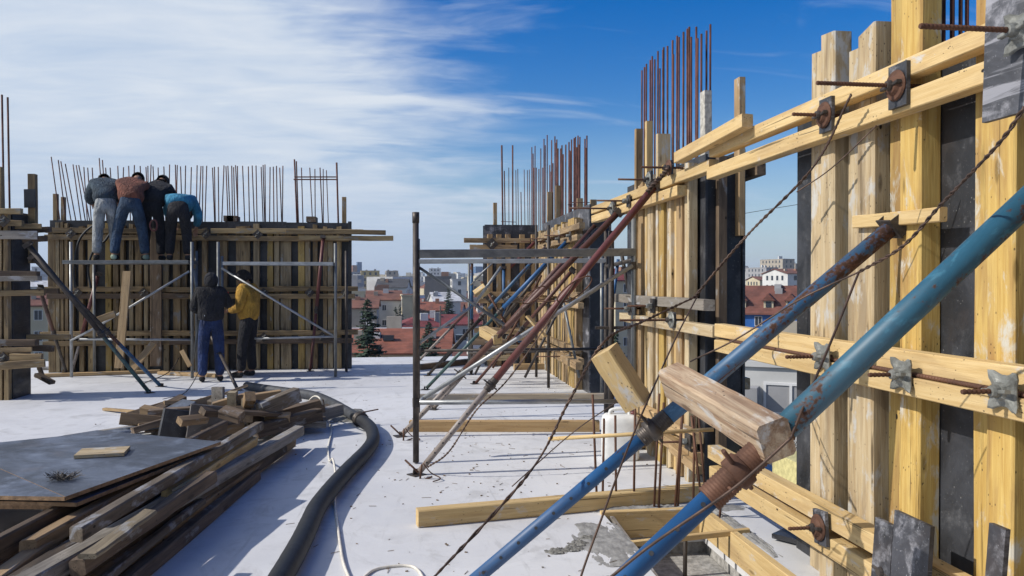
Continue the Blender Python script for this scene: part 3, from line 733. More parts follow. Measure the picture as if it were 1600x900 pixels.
beam('ledger', V(C_.x, C_.y, 1.775), V(D_.x, D_.y, 1.785), .05, .05, M['galvl'], sc, ch=.006)
tube('brace', PD(662, 622, 7.0), PD(988, 415, 7.33), .020, M['galvl'], sc, 8)
tube('brace', PD(655, 630, 6.95), PD(662, 622, 7.0), .020, M['galvl'], sc, 8)
tube('brace', PD(655, 418, 9.0), PD(790, 509, 8.7), .017, M['galv'], sc, 8)
tube('brace', PD(655, 536, 9.0), PD(740, 477, 9.1), .016, M['galvl'], sc, 8)
tube('brace', PD(740, 477, 9.1), PD(783, 417, 9.1), .016, M['galvl'], sc, 8)
tube('ledger', PD(654, 629, 6.95), PD(980, 627, 7.4), .021, M['galvl'], sc, 8)
tube('ledger', PD(656, 548, 9.0), PD(950, 545, 9.0), .017, M['dark'], sc, 8)
for s_, e_ in ((A_, C_), (B_, D_)): tube('ledger', V(s_.x, s_.y, 1.75), V(e_.x, e_.y, 1.72), .021, M['dark'], sc, 8)
for p in (PD(650, 629, 6.82), PD(988, 415, 7.36), PD(655, 548, 9.0)): coupler(p, 'dark', sc)
# the second scaffold, by the far formwork
s2_ = root('pipe_scaffold', G(850, 610), 'second pipe scaffold with thin blue ledger, farther back by the far formwork', 'scaffold')
for px, yb, yt, m_ in ((733, 582, 408, 'galv'), (857, 607, 352, 'dark'), (838, 590, 352, 'dark'), (857.5, 607, 410, 'galvl')):
    if px == 857.5: continue
    g_ = G(px, yb); post(g_, 1.55 + (440 - yt) * 1.55 / (yb - 440), .022, m_, s2_)
tube('ledger', PD(740, 536, 12.6), PD(838, 533, 12.6), .016, M['blue'], s2_, 8)
tube('ledger', PD(733, 552, 12.5), PD(860, 549, 11.8), .016, M['dark'], s2_, 8)
tube('ledger', PD(741, 437, 12.8), PD(773, 408, 12.8), .014, M['galvl'], s2_, 6)
tube('ledger', PD(735, 446, 12.8), PD(760, 420, 12.8), .014, M['galv'], s2_, 6)
# a third post pair at the gap
s3_ = root('pipe_scaffold', G(958, 700), 'dark pipe stand with a blue diagonal in the gap beside the grey walers', 'scaffold')
for px, d_, t_, r_, m_ in ((955, 7.9, 2.05, .030, 'dark'), (940, 10.6, 1.9, .02, 'galv'), (1027, 6.6, 1.9, .0, 'blue')):
    if r_: g_ = PD(px, 450, d_); post(g_, t_, r_, m_, s3_)
tube('brace', PD(954, 500, 8.4), PD(966, 405, 8.4), .018, M['bluec'], s3_, 8)
tube('brace', PD(972, 400, 8.3), PD(985, 470, 8.3), .02, M['dark'], s3_, 8)
beam('ledger', PD(930, 512, 7.9), PD(990, 512, 7.9), .03, .03, M['dark'], s3_)
# left scaffold A with deck, left scaffold B
def lp(px, py, Y): return PY(px, py, Y)
sa = root('pipe_scaffold', lp(208, 580, 13.5), 'pipe scaffold under the deck on which four workers stand', 'scaffold')
for px, Y, yt, m_ in ((111, 13.7, 378, 'galvl'), (300, 13.3, 378, 'galv'), (307, 13.95, 392, 'galv'), (147, 14.2, 410, 'galv')):
    p = lp(px, 440, Y); post(p, lp(px, yt, Y).z, .024, m_, sa)
tube('brace', lp(151, 511, 13.35), lp(296, 424, 13.3), .018, M['galvl'], sa, 8)
tube('brace', lp(111, 532, 13.6), lp(151, 511, 13.35), .018, M['galvl'], sa, 8)
tube('ledger', lp(125, 530, 13.5), lp(300, 531, 13.3), .018, M['galvl'], sa, 8)
tube('brace', lp(303, 420, 13.4), lp(312, 500, 13.6), .02, M['galv'], sa, 8)
tube('brace', lp(312, 500, 13.6), lp(302, 560, 13.4), .02, M['galv'], sa, 8)
ZD = 1.86
dk = tag(beam('scaffold_deck', lp(110, 410, 13.62) * 1, lp(302, 410, 13.62) * 1, .62, .055, M['galv'], None, ch=.004), 'grey scaffold deck the four bent workers stand on', 'deck')
ZD = lp(200, 410, 13.62).z
M_ = WM[dk.name]
sb = root('pipe_scaffold', lp(435, 580, 13.5), 'lower pipe scaffold with a pale ledger before the right half of the left wall', 'scaffold')
for px, Y, yt, m_ in ((524, 13.2, 380, 'galv'), (341, 13.4, 378, 'galv'), (541, 13.9, 392, 'dark'), (347, 14.0, 400, 'galv')):
    p = lp(px, 440, Y); post(p, lp(px, yt, Y).z, .024, m_, sb)
beam('ledger', lp(352, 412, 13.3), lp(522, 412.5, 13.2), .30, .055, M['galvl'], sb)
tube('brace', lp(346, 419, 13.35), lp(523, 526, 13.2), .018, M['galvl'], sb, 8)
tube('ledger', lp(398, 529, 13.3), lp(524, 526, 13.2), .018, M['galvl'], sb, 8)

# ------------------------------------------------------------------ timbers caught on the props
def thing_beam(name, p0, p1, w, h, m, label, cat='timber', up=None, group=None, **k):
    return tag(beam(name, p0, p1, w, h, M[m], None, up, **k), label, cat, group)
M['grain'] = wood('wood_end_weathered', (.50, .39, .27), (.24, .145, .085), (.13, .085, .06), .8, .4, (.44, .42, .39), fine=.7, var=.02)
thing_beam('timber_block', PD(1052, 594, 2.95), PD(1214, 688, 2.22), .095, .115, 'grain', 'big weathered timber block wired across the two blue props', up=(-.35, -.62, 1), seg=8, jit=.0015, ch=.010, skew=.012)
thing_beam('timber_block', PD(944, 548, 3.45), PD(997, 632, 3.45), .10, .105, 'fresh', 'fresh square timber leaning on a wire beside the white canister', up=(1, -.8, .2), seg=4, jit=.002, ch=.006)
thing_beam('timber_block', PD(755, 517, 8.2), PD(778, 530, 7.9), .09, .10, 'fresh', 'short fresh block held on the brown red prop', up=(0, -.5, 1))
thing_beam('timber_block', PD(824, 494, 6.7), PD(852, 526, 6.6), .05, .018, 'fresh', 'small pale board tied across the longest red prop', up=(1, -1, .6))
thing_beam('timber_block', PD(757, 478, 8.8), PD(781, 509, 8.8), .05, .02, 'tan', 'thin board hung between the brown and green props', up=(1, -1, .6))
thing_beam('timber_block', PD(744, 462, 10.5), PD(760, 450, 10.5), .10, .12, 'fresh', 'sunlit block wedged on the thin red prop', up=(0, -.5, 1))
thing_beam('timber_block', lp(145, 503, 12.0), lp(180, 490, 12.0), .05, .09, 'tan', 'short board lying across the leaning props by the left wall', up=(0, 0, 1))
tag(beam('board', lp(186, 575, 13.0), lp(199, 424, 13.3), .05, .12, M['tan'], None, up=(1, 0, 0)), 'long plank standing steeply against the left wall under the deck', 'board')
tag(beam('board', lp(206, 578, 13.0), lp(240, 536, 13.2), .05, .10, M['tan'], None, up=(1, 0, 0)), 'short raking plank at the foot of the left wall', 'board')
tag(beam('board', lp(284, 548, 13.1), lp(297, 572, 13.0), .04, .07, M['tan'], None, up=(1, 0, 0)), 'little slanted board left of the worker in blue trousers', 'board')
tag(beam('board', lp(244, 360, 14.35) , lp(244, 572, 14.35), .06, .18, M['brown'], None, up=(1, 0, 0)), 'wide dark plank standing upright behind the deck', 'board')
# beams lying on the slab
thing_beam('squared_timber', G(652, 826) + V(0, .05, .055), G(1118, 782) + V(0, .05, .055), .09, .108, 'fresh', 'long squared beam lying on the slab before the starter bars', seg=6, jit=.002, ch=.007)
thing_beam('squared_timber', G(640, 675) + V(0, .05, .055), G(938, 675) + V(0, .05, .055), .10, .11, 'tan2', 'squared beam on the slab ending at the white canister', seg=4)
thing_beam('squared_timber', G(655, 630) + V(0, .05, .055), G(960, 629) + V(0, .05, .055), .10, .11, 'grey2', 'squared beam half grey on the slab behind the longest red prop', seg=4)
thing_beam('squared_timber', G(655, 578) + V(0, 0, .05), G(842, 556) + V(0, 0, .06), .12, .09, 'brown', 'dark plank on the slab near the far return')
thing_beam('squared_timber', G(803, 578) + V(0, 0, .05), G(858, 577) + V(0, 0, .05), .12, .11, 'tan', 'short block on the slab by the far studs')
tag(tube('round_stick', PD(857, 686, 5.2), PD(1115, 671, 5.05), .013, M['fresh'], None, 8), 'thin pale stick crossing in front of the white canister', 'stick')
for a_, b_, m_, lab in (((55, 590), (250, 583), 'tan', 'long plank at the foot of the left wall'), ((60, 578), (125, 577), 'grey', 'grey plank end at the foot of the left wall, leftmost'), ((250, 585), (340, 590), 'tan', 'thin plank lying behind the worker in blue trousers')):
    thing_beam('plank', G(*a_) + V(0, 0, .03), G(*b_) + V(0, 0, .03), .12, .05, m_, lab)

# clutter between the far props: struts, rails and short boards
rc = random.Random(9)
CL = [((742, 585), (800, 470), 12.6, 'dark', 'thin dark strut by the upright blue prop'), ((770, 575), (846, 430), 12.2, 'rust', 'rusty strut crossing the far return'), ((700, 600), (800, 500), 11.0, 'dark', 'dull strut low between the far props'),
      ((820, 590), (880, 470), 10.6, 'dark', 'dark strut before the far studs'), ((880, 470), (905, 590), 10.8, 'galv', 'grey strut sloping the other way before the far studs'), ((752, 440), (822, 560), 12.4, 'rust', 'rusty rail sloping down to the right behind the props')]
for a_, b_, d__, m_, lab in CL:
    tag(tube('strut', PD(*a_, d__), PD(*b_, d__), .018, M[m_], None, 8), lab, 'strut')
for k, (px, py, d__, w_) in enumerate(((765, 535, 12.2, 55), (800, 545, 12.0, 70), (790, 515, 12.4, 48), (812, 470, 12.3, 50), (835, 505, 11.8, 36), (778, 560, 12.0, 60))):
    tag(beam('board', PD(px - w_ / 2, py, d__), PD(px + w_ / 2, py + rc.uniform(-6, 6), d__), .06, .08, M[rc.choice(('ftan', 'brown', 'fpale'))], None, seg=2), ('board across the props under the thin blue ledger', 'long board low before the far return', 'short board at the middle of the far return', 'board high on the far return beside the bright blue prop', 'board end beside the dark scaffold post', 'lowest board before the far return')[k], 'board')
# ------------------------------------------------------------------ wires
wg = None
wire('twisted_wire', [PD(1600, 168, 2.0), PD(1560, 225, 2.1), PD(1470, 320, 2.4), PD(1410, 385, 2.55), PD(1342, 425, 2.75)], .0035, 'rusty twisted tie wire falling from the plywood plate to the upper blue prop')
wire('tie_wire', [PD(1342, 425, 2.75), PD(1300, 530, 2.55), PD(1262, 620, 2.3), PD(1236, 684, 2.2)], .004, 'rust red wire dropping from the twisted one to the timber block', False)
wire('tie_wire', [PD(1342, 425, 2.75), PD(1250, 468, 2.9), PD(1150, 530, 3.0), PD(1078, 565, 3.05)], .0035, 'thin wire from the twisted tie down to the timber block end', False)
wire('twisted_wire', [PX(1330, 148, 1.98), PX(1270, 262, 2.0), PD(1170, 365, 4.4), PD(1095, 452, 4.4), PD(1090, 462, 4.4)], .0052, 'long twisted wire sloping across the window opening')
wire('tie_wire', [PD(1090, 462, 4.4), PD(1010, 500, 4.0), PD(945, 533, 3.5), PD(890, 625, 3.6), PD(830, 735, 3.4), PD(680, 900, 3.0), PD(640, 940, 3.0)], .0045, 'wire running from the opening over the fresh timber down to the front edge')
wire('tie_wire', [PD(1090, 462, 4.4), PD(1060, 520, 4.0), PD(1028, 590, 3.6), PD(985, 690, 3.1), PD(940, 810, 2.8), PD(908, 900, 2.7), PD(900, 940, 2.7)], .004, 'thin wire dropping steeply past the collar of the farther blue prop', False)
wire('tie_wire', [PD(1370, 196, 3.2), PD(1300, 262, 3.3), PD(1245, 300, 3.4)], .003, 'short wire across the two pale studs', False)
wire('tie_wire', [PD(800, 760, 3.7), PD(900, 672, 3.9), PD(1000, 605, 3.6)], .003, 'faint wire sloping up behind the farther blue prop', False)
wire('tie_wire', [PD(1236, 684, 2.15), PD(1180, 735, 2.17), PD(1130, 775, 2.18), PD(1020, 850, 2.2), PD(950, 905, 2.2), PD(900, 940, 2.2)], .0042, 'stout wire lying along the rusty sleeve of the nearest prop', False)
wire('tie_wire', [PD(668, 730, 6.4), PD(702, 705, 6.3), PD(745, 640, 6.3), PD(800, 585, 6.4), PD(900, 440, 6.5)], .005, 'slack wire hanging along the longest red prop', True)
wire('tie_wire', [PD(1045, 262, 6.2), PD(1025, 285, 6.3), PD(1012, 300, 6.3)], .012, 'knot of wire round the head of the longest red prop', True)
for P, lab in (([(640, 735), (655, 748), (668, 752)], 'bent rusty bar peg at the foot of the longest red prop'), ([(612, 676), (628, 688), (640, 690)], 'bent rusty bar peg at the foot of the brown red prop')):
    r_ = root('steel_peg', G(*P[1]), lab, 'peg')
    for k in range(3):
        g_ = G(*P[1]); tube('bar', g_ + V(random.uniform(-.02, .02), random.uniform(-.02, .02), -.02 if k else .05), g_ + V((-.11, .02, .10)[k], (.05, -.04, -.03)[k], (.14, .12, .02)[k]), .008, M['rust'], r_, 6)
    sweep('tie_wire', spline([G(*P[1]) + V(.03, 0, .12), G(*P[1]) + V(.09, -.02, .05), G(*P[2]) + V(.1, 0, .02), G(*P[2]) + V(.04, -.06, .01)], 6), .005, M['rust'], r_, 5)
def loop(c, rr, lab):
    P = [c + V(math.cos(t) * rr * 1.2, 0, math.sin(t) * rr * .55 + math.cos(t) * rr * .7) for t in [k * 6.283 / 10 for k in range(11)]]
    wire('tie_wire', P, .006, lab, False, 'rust')
loop(PD(835, 461, 7.3), .09, 'bent wire loop on the brown red prop'); loop(PD(898, 452, 6.5), .12, 'bent wire loop round the longest red prop')
wire('power_cable', [PD(1040, 354, 150), PD(1160, 334, 150), PD(1250, 319, 150), PD(1500, 280, 150)], .05, 'far overhead cable crossing the sky in the opening', False, 'dark', cat='cable')

# starter bars round the shaft
sb_ = []
for px, yb, yt, ln in ((934, 792, 617, -.03), (941, 792, 655, .02), (963, 793, 650, 0), (990, 793, 622, .02), (1021, 795, 616, .05), (1028, 795, 630, .05), (1053, 794, 640, .07), (1058, 794, 630, .05), (1083, 793, 640, .02), (1106, 793, 640, -.06), (1100, 793, 650, -.08), (1122, 810, 745, .05)):
    g_ = G(px, yb); h = (yb - yt) / F * (F * 1.55 / (yb - 440)); sb_.append((g_ + V(0, 0, -.1), g_ + V(ln, .03, h), .0085))
o = cage('rusty starter bars standing out of the slab beside the shaft opening', sb_, G(1020, 793), m='rust')

# ------------------------------------------------------------------ the shaft opening
b = MB(); b.bx((HX0 - .02, HY0 - .02, -.40), (HX1 + .02, HY1 + .02, -.30)); [b.bx(*q) for q in (((HX0 - .10, HY0 - .1, -.42), (HX0 - .03, HY1 + .1, -.004)), ((HX1 + .03, HY0 - .1, -.42), (HX1 + .10, HY1 + .1, -.004)), ((HX0 - .1, HY1 + .03, -.42), (HX1 + .1, HY1 + .10, -.004)), ((HX0 - .1, HY0 - .10, -.42), (HX1 + .1, HY0 - .03, -.004)))]; b.build('shaft_floor', M['mortar_light']); tag(bpy.data.objects['shaft_floor'], 'wet grey concrete floor of the shaft opening', kind='structure')
sf = root('shaft_formwork', V((HX0 + HX1) / 2, (HY0 + HY1) / 2, 0), 'wooden edge boards and stay round the wet shaft opening in the slab', 'formwork')
box('board', (HX0 - .02, HY1 - .05, -.16), (HX1 + .03, HY1, .02), M['fresh'], sf)
beam('board', V(HX1 - .02, HY0, -.06), V(HX1 - .02, HY1 - .05, -.06), .05, .17, M['fresh'], sf, seg=3)
beam('board', V(HX0 - .01, HY0, -.09), V(HX0 + .05, HY1 - .06, -.09), .03, .17, M['grey'], sf)
beam('stay', G(972, 846) + V(0, 0, -.02), G(1170, 834) + V(.0, 0, .02), .03, .035, M['fresh'], sf, seg=2)
tube('peg', V(1.72, 4.80, -.5), V(1.74, 4.84, .12), .014, M['dark'], sf)
for k in range(3):
    beam('board', V(1.45 + .1 * k, 4.0 + .25 * k, -.28), V(1.75 + .1 * k, 3.9 + .2 * k, -.24), .10, .03, M['grey'], sf)
def lumps(name, regions, m, label, seed=1, kind='stuff'):
    """thin uneven patches of splashed mortar: a height field cut off where it meets the slab"""
    rnd = random.Random(seed); b = MB()
    for (cx, cy, rx_, ry_, hh) in regions:
        n = 34; idx = {}
        v = []; f = []
        for j in range(n + 1):
            for i in range(n + 1):
                x, y = (i / n * 2 - 1), (j / n * 2 - 1)
                q = 1 - (x * x + y * y) + (noise.fractal(Vector((cx + x * 2.2, cy + y * 2.2, 3)), .8, 2, 4)) * .9
                z = max(-.02, min(q, 1) * hh) + (noise.noise(Vector((x * 14, y * 14, cx))) * hh * .35 if q > 0 else 0)
                v.append(V(cx + x * rx_, cy + y * ry_, z))
        for j in range(n):
            for i in range(n):
                k = j * (n + 1) + i; q = (k, k + 1, k + n + 2, k + n + 1)
                if max(v[t].z for t in q) > -.003: f.append(q)
        b.add(v, f)
    o = b.build(name, m, None, None, True); return tag(o, label, kind=kind)
g1, g2_, g3_, g4_ = G(955, 848), G(985, 795), G(1160, 830), G(1190, 870)
lumps('mortar_splash', [(g1.x - .04, g1.y, .17, .40, .008), (g2_.x, g2_.y, .30, .10, .022), (G(1100, 795).x, G(1100, 795).y, .30, .08, .018), (2.07, 4.75, .05, .5, .012), (G(640, 642).x, 0, .01, .01, .01)], plain('damp_mortar', (.25, .245, .235), .8, .25, 18, .8), 'wet grey mortar splashed round the shaft opening', 3)
q = [G(895, 858), G(870, 862), G(920, 842), G(905, 850)]
lumps('mortar_crumbs', [(p.x, p.y, .07, .05, .012) for p in q] + [(G(535, 652).x, G(535, 652).y, .28, .35, .03), (G(545, 645).x, G(545, 645).y, .2, .3, .02)], M['mortar'], 'dark mortar crumbs on the slab', 5)

# ------------------------------------------------------------------ canister
def canister():
    c = G(969, 716); c.z = 0; rt = root('jerrycan', c, 'white plastic jerrycan standing on the slab among the starter bars', 'canister')
    w, dp, h = .33, .25, .39; v = []; f = []; n = 20
    prof = [(0, .90), (.012, .98), (.05, 1), (.12, .985), (.14, 1), (.24, 1), (.26, .985), (.32, 1), (.36, .96), (.385, .82), (.39, .6)]
    for z, s in prof:
        for k in range(n):
            a = 2 * math.pi * k / n; cx, sy = math.cos(a), math.sin(a); e = .42
            v.append(V(math.copysign(abs(cx) ** e, cx) * w / 2 * s, math.copysign(abs(sy) ** e, sy) * dp / 2 * s, z))
    for i in range(len(prof) - 1):
        for k in range(n): f.append((i * n + k, i * n + (k + 1) % n, (i + 1) * n + (k + 1) % n, (i + 1) * n + k))
    f.append(tuple(range(n - 1, -1, -1))); f.append(tuple((len(prof) - 1) * n + k for k in range(n)))
    Mx = Matrix.Translation(c) @ Matrix.Rotation(R(-12), 4, 'Z')
    put('body', mesh('body', v, f), M['plastic'], Mx, rt, True)
    P = spline([Mx @ V(*p) for p in ((-.09, 0, .375), (-.08, 0, .42), (0, 0, .435), (.07, 0, .42), (.08, 0, .375))], 5)
    sweep('handle', P, .016, M['plastic'], rt, 8)
    tube('cap', Mx @ V(.115, 0, .38), Mx @ V(.115, 0, .415), .028, M['redp'], rt, 12)
canister()

# ------------------------------------------------------------------ hose and cable
hp = []
for px, py, dx in ((385, 601, 0), (415, 606, 0), (450, 611, 0), (490, 617, 0), (520, 630, 0), (545, 645, 0), (563, 656, 0), (578, 668, 0), (583, 688, 0), (572, 708, 0), (545, 737, 0), (520, 766, 0), (497, 797, 0), (484, 825, 0), (473, 850, 0), (455, 885, 0), (430, 930, 0), (400, 990, 0)):
    p = G(px, py + 9); p.z = .066; hp.append(p)
hr = root('concrete_hose', hp[8], 'thick black concrete pump hose winding over the slab past the timber pile', 'hose')
sweep('hose', spline(hp[:7], 8), .058, M['rubbergrey'], hr, 14, .015); sweep('hose', spline(hp[6:], 9), .062, M['rubber'], hr, 14, .012)
d_ = (hp[7] - hp[5]).normalized(); cp = hp[6]
tube('coupling', cp - d_ * .05, cp + d_ * .06, .07, M['dark'], hr, 16, [(0, .066), (.1, .083), (.35, .083), (.4, .072), (.6, .072), (.65, .083), (.9, .083), (1, .066)])
beam('clamp_lever', cp + V(.03, -.02, .08), cp + V(.19, .03, .10), .02, .012, M['rust'], hr)
cpnts = [G(476, 648) + V(0, 0, .03)] + [PD(482, 628, 8.6), PD(492, 619, 8.5), PD(502, 626, 8.2), G(508, 652) + V(0, 0, .02)] + [G(x, y) + V(0, 0, .012) for x, y in ((518, 672), (513, 700), (515, 722))] + [G(520, 748) + V(0, 0, .155), G(524, 762) + V(0, 0, .10)] + [G(x, y) + V(0, 0, .012) for x, y in ((523, 790), (527, 820), (531, 850), (536, 880), (545, 905), (560, 935))]
tag(sweep('white_cable', spline(cpnts, 8), .0085, M['cable'], None, 8), 'white cable looping off the timber pile and over the black hose', 'cable')
tag(sweep('white_cable', spline([G(x, y) + V(0, 0, .008) for x, y in ((556, 918), (580, 895), (605, 888), (635, 886), (652, 892), (664, 912), (668, 940))], 8), .008, M['cable'], None, 8), 'short bend of white cable at the front edge of the slab', 'cable')

# ------------------------------------------------------------------ sheet stack, timbers, offcuts
def sheet_poly(name, pts, z, th, m, label, tilt=None, me_=None):
    b = MB(); n = len(pts); tp = [V(p.x, p.y, z + (tilt(p) if tilt else 0)) for p in pts]
    v = [q - V(0, 0, th) for q in tp] + tp; f = [tuple(range(n - 1, -1, -1)), tuple(range(n, 2 * n))]; mi = [1, 0]
    for k in range(n): f.append((k, (k + 1) % n, n + (k + 1) % n, n + k)); mi.append(1)
    c = sum(tp, V(0, 0, 0)) / n; me = mesh(name, [p - c for p in v], f); me.materials.append(M[m]); me.materials.append(M['ply_edge'])
    for p, i in zip(me.polygons, mi): p.material_index = i
    return tag(put(name, me, None, Matrix.Translation(c)), label, 'sheet', 'formwork sheets stacked beside the timbers')
ZS = .44
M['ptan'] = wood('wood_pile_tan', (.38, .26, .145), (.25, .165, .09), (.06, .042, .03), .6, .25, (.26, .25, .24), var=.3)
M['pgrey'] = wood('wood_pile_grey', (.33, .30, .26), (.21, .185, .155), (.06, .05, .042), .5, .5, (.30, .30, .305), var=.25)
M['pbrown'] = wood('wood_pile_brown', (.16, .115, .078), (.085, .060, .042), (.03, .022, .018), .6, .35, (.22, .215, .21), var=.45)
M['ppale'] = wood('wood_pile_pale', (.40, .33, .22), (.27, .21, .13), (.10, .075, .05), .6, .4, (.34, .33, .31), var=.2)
def T(px, py, z=ZS): return G(px, py, z)
qa = [T(102, 776), T(345, 690), T(152, 672), T(-60, 706)]
sheet_poly('plywood_sheet', qa, ZS, .021, 'plytop', 'upper grey plywood sheet of the stack, its corner pointing to the viewer')
qb = [T(-60, 706), T(-30, 770), T(102, 776)]
e0, e1 = qa[0], qa[3]; nrm = V(-(e1 - e0).y, (e1 - e0).x, 0).normalized() * .004
sheet_poly('plywood_sheet', [T(102, 776) + nrm, T(-60, 706) + nrm, T(-500, 745), T(-300, 770)], ZS, .021, 'plytop', 'second grey plywood sheet butted along the joint at the left edge of the photo')
sheet_poly('plywood_sheet', [T(120, 790, ZS - .06), T(330, 705, ZS - .06), T(140, 680, ZS - .06), T(-400, 735, ZS - .06), T(-260, 782, ZS - .06)], ZS - .045, .021, 'plytop', 'lower plywood sheet of the stack, edge showing below the top ones', tilt=lambda p: 0)
sheet_poly('plywood_sheet', [T(90, 793, ZS - .11), T(300, 715, ZS - .11), T(140, 690, ZS - .11), T(-400, 740, ZS - .11), T(-260, 790, ZS - .11)], ZS - .10, .021, 'plytop', 'lowest plywood sheet of the stack, resting on the bearers')
for k, (u, w_) in enumerate(((T(40, 775, .3), T(180, 690, .3)), (T(-150, 775, .3), T(0, 700, .3)), (T(90, 770, .3), T(300, 700, .3)))):
    thing_beam('bearer', V(u.x, u.y + .35, .16), V(w_.x, w_.y, .16), .12, .32, 'brown', ('squared bearer under the sheet stack, middle one', 'squared bearer under the sheet stack, leftmost', 'squared bearer under the sheet stack, nearest the timbers')[k])
sh = T(150, 712)
tag(beam('plywood_offcut', T(122, 712) + V(0, 0, .013), T(192, 712) + V(0.0, .08, .013), .22, .022, M['pale'], None, ch=.001), 'small pale plywood offcut lying on the upper grey sheet', 'offcut')
# tuft of binding wire on the sheet
b = MB(); c = T(100, 750)
for k in range(150):
    a = random.uniform(0, 6.28); e = random.uniform(0, 1.57); L = random.uniform(.02, .07); s0 = c + V(random.uniform(-.05, .05), random.uniform(-.05, .05), .008)
    b.tube(s0, s0 + V(math.cos(a) * L, math.sin(a) * L * .8, math.sin(e) * .035), .0012, 4)
tag(b.build('binding_wire_bundle', M['dark']), 'dark tuft of cut binding wires lying on the upper grey sheet', 'wire bundle')

def g3(px, py, z): return G(px, py, z)
TB = [  # near end, far end (pixel, height), w, h, material, label
 ((-60, 905, .08), (300, 695, .06), .11, .12, 'brown', 'dark timber lying lowest in the pile, nearest the sheets'),
 ((-30, 880, .38), (350, 668, .36), .055, .15, 'brown', 'brown board on edge along the sheet stack'),
 ((-20, 925, .30), (255, 720, .33), .10, .06, 'tan', 'tan plank running out of the lower left corner'),
 ((118, 835, .46), (405, 665, .40), .085, .085, 'greybrown', 'long timber with grey mortar specks and a pale sawn end, top of the pile'),
 ((135, 888, .30), (330, 745, .34), .09, .09, 'brown', 'timber wedged under the long speckled one'),
 ((-10, 950, .30), (468, 672, .20), .115, .10, 'grey', 'broad grey timber with a sunlit top face running full length'),
 ((50, 960, .16), (440, 700, .10), .10, .12, 'brown', 'dark timber under the broad grey one'),
 ((85, 965, .11), (456, 690, .08), .10, .11, 'tan', 'tan timber nearest the hose with a bright far end'),
 ((190, 930, .05), (400, 742, .05), .09, .10, 'brown', 'low brown timber at the hose side of the pile'),
 ((20, 930, .20), (230, 790, .22), .10, .10, 'tan', 'short thick timber in the shaded left corner'),
 ((-40, 980, .12), (160, 860, .12), .12, .12, 'brown', 'dark timber at the very corner of the photo'),
 ((260, 775, .33), (395, 690, .30), .09, .09, 'fresh', 'short timber with an orange sawn end between the long ones'),
 ((150, 870, .40), (235, 800, .40), .09, .03, 'pale', 'pale lath among the timbers'),
 ((190, 735, .42), (225, 722, .45), .05, .05, 'tan', 'end of a board poking over the sheet edge'),
]
M['greybrown'] = wood('wood_greybrown', (.17, .135, .10), (.10, .078, .056), (.05, .038, .03), .5, .7, (.27, .27, .28), var=.15)
rb_ = random.Random(31)
for k in range(15):
    u = rb_.random(); ax_ = -70 + 215 * u; bx_ = 330 + 120 * u; t0_, t1_ = rb_.uniform(0, .35), rb_.uniform(.55, 1.0)
    z_ = .05 + .34 * rb_.random() * (1 - .65 * u)
    a_ = (ax_ + (bx_ - ax_) * t0_, 940 + (690 - 940) * (t0_ ** .8), z_); c_ = (ax_ + (bx_ - ax_) * t1_, 940 + (690 - 940) * (t1_ ** .8), z_ + rb_.uniform(-.04, .04))
    TB.append((a_, c_, rb_.choice((.045, .06, .08, .1)), rb_.choice((.03, .05, .08, .1)), rb_.choice(('brown', 'brown', 'greybrown', 'tan', 'grey')), 'weathered board jammed low among the long timbers of the pile'))
for (a, c, w_, h_, m_, lab) in TB:
    a = (a[0] - 14 * (a[1] > 840), a[1], a[2] * .80); c = (c[0], c[1], c[2] * .88)
    thing_beam('timber', g3(*a), g3(*c), w_ * .84, h_ * .84, 'p' + m_ if 'p' + m_ in M else m_, lab, group='timbers in the pile', seg=6, jit=.003, ch=.008, skew=.03, roll=random.uniform(-.15, .15))
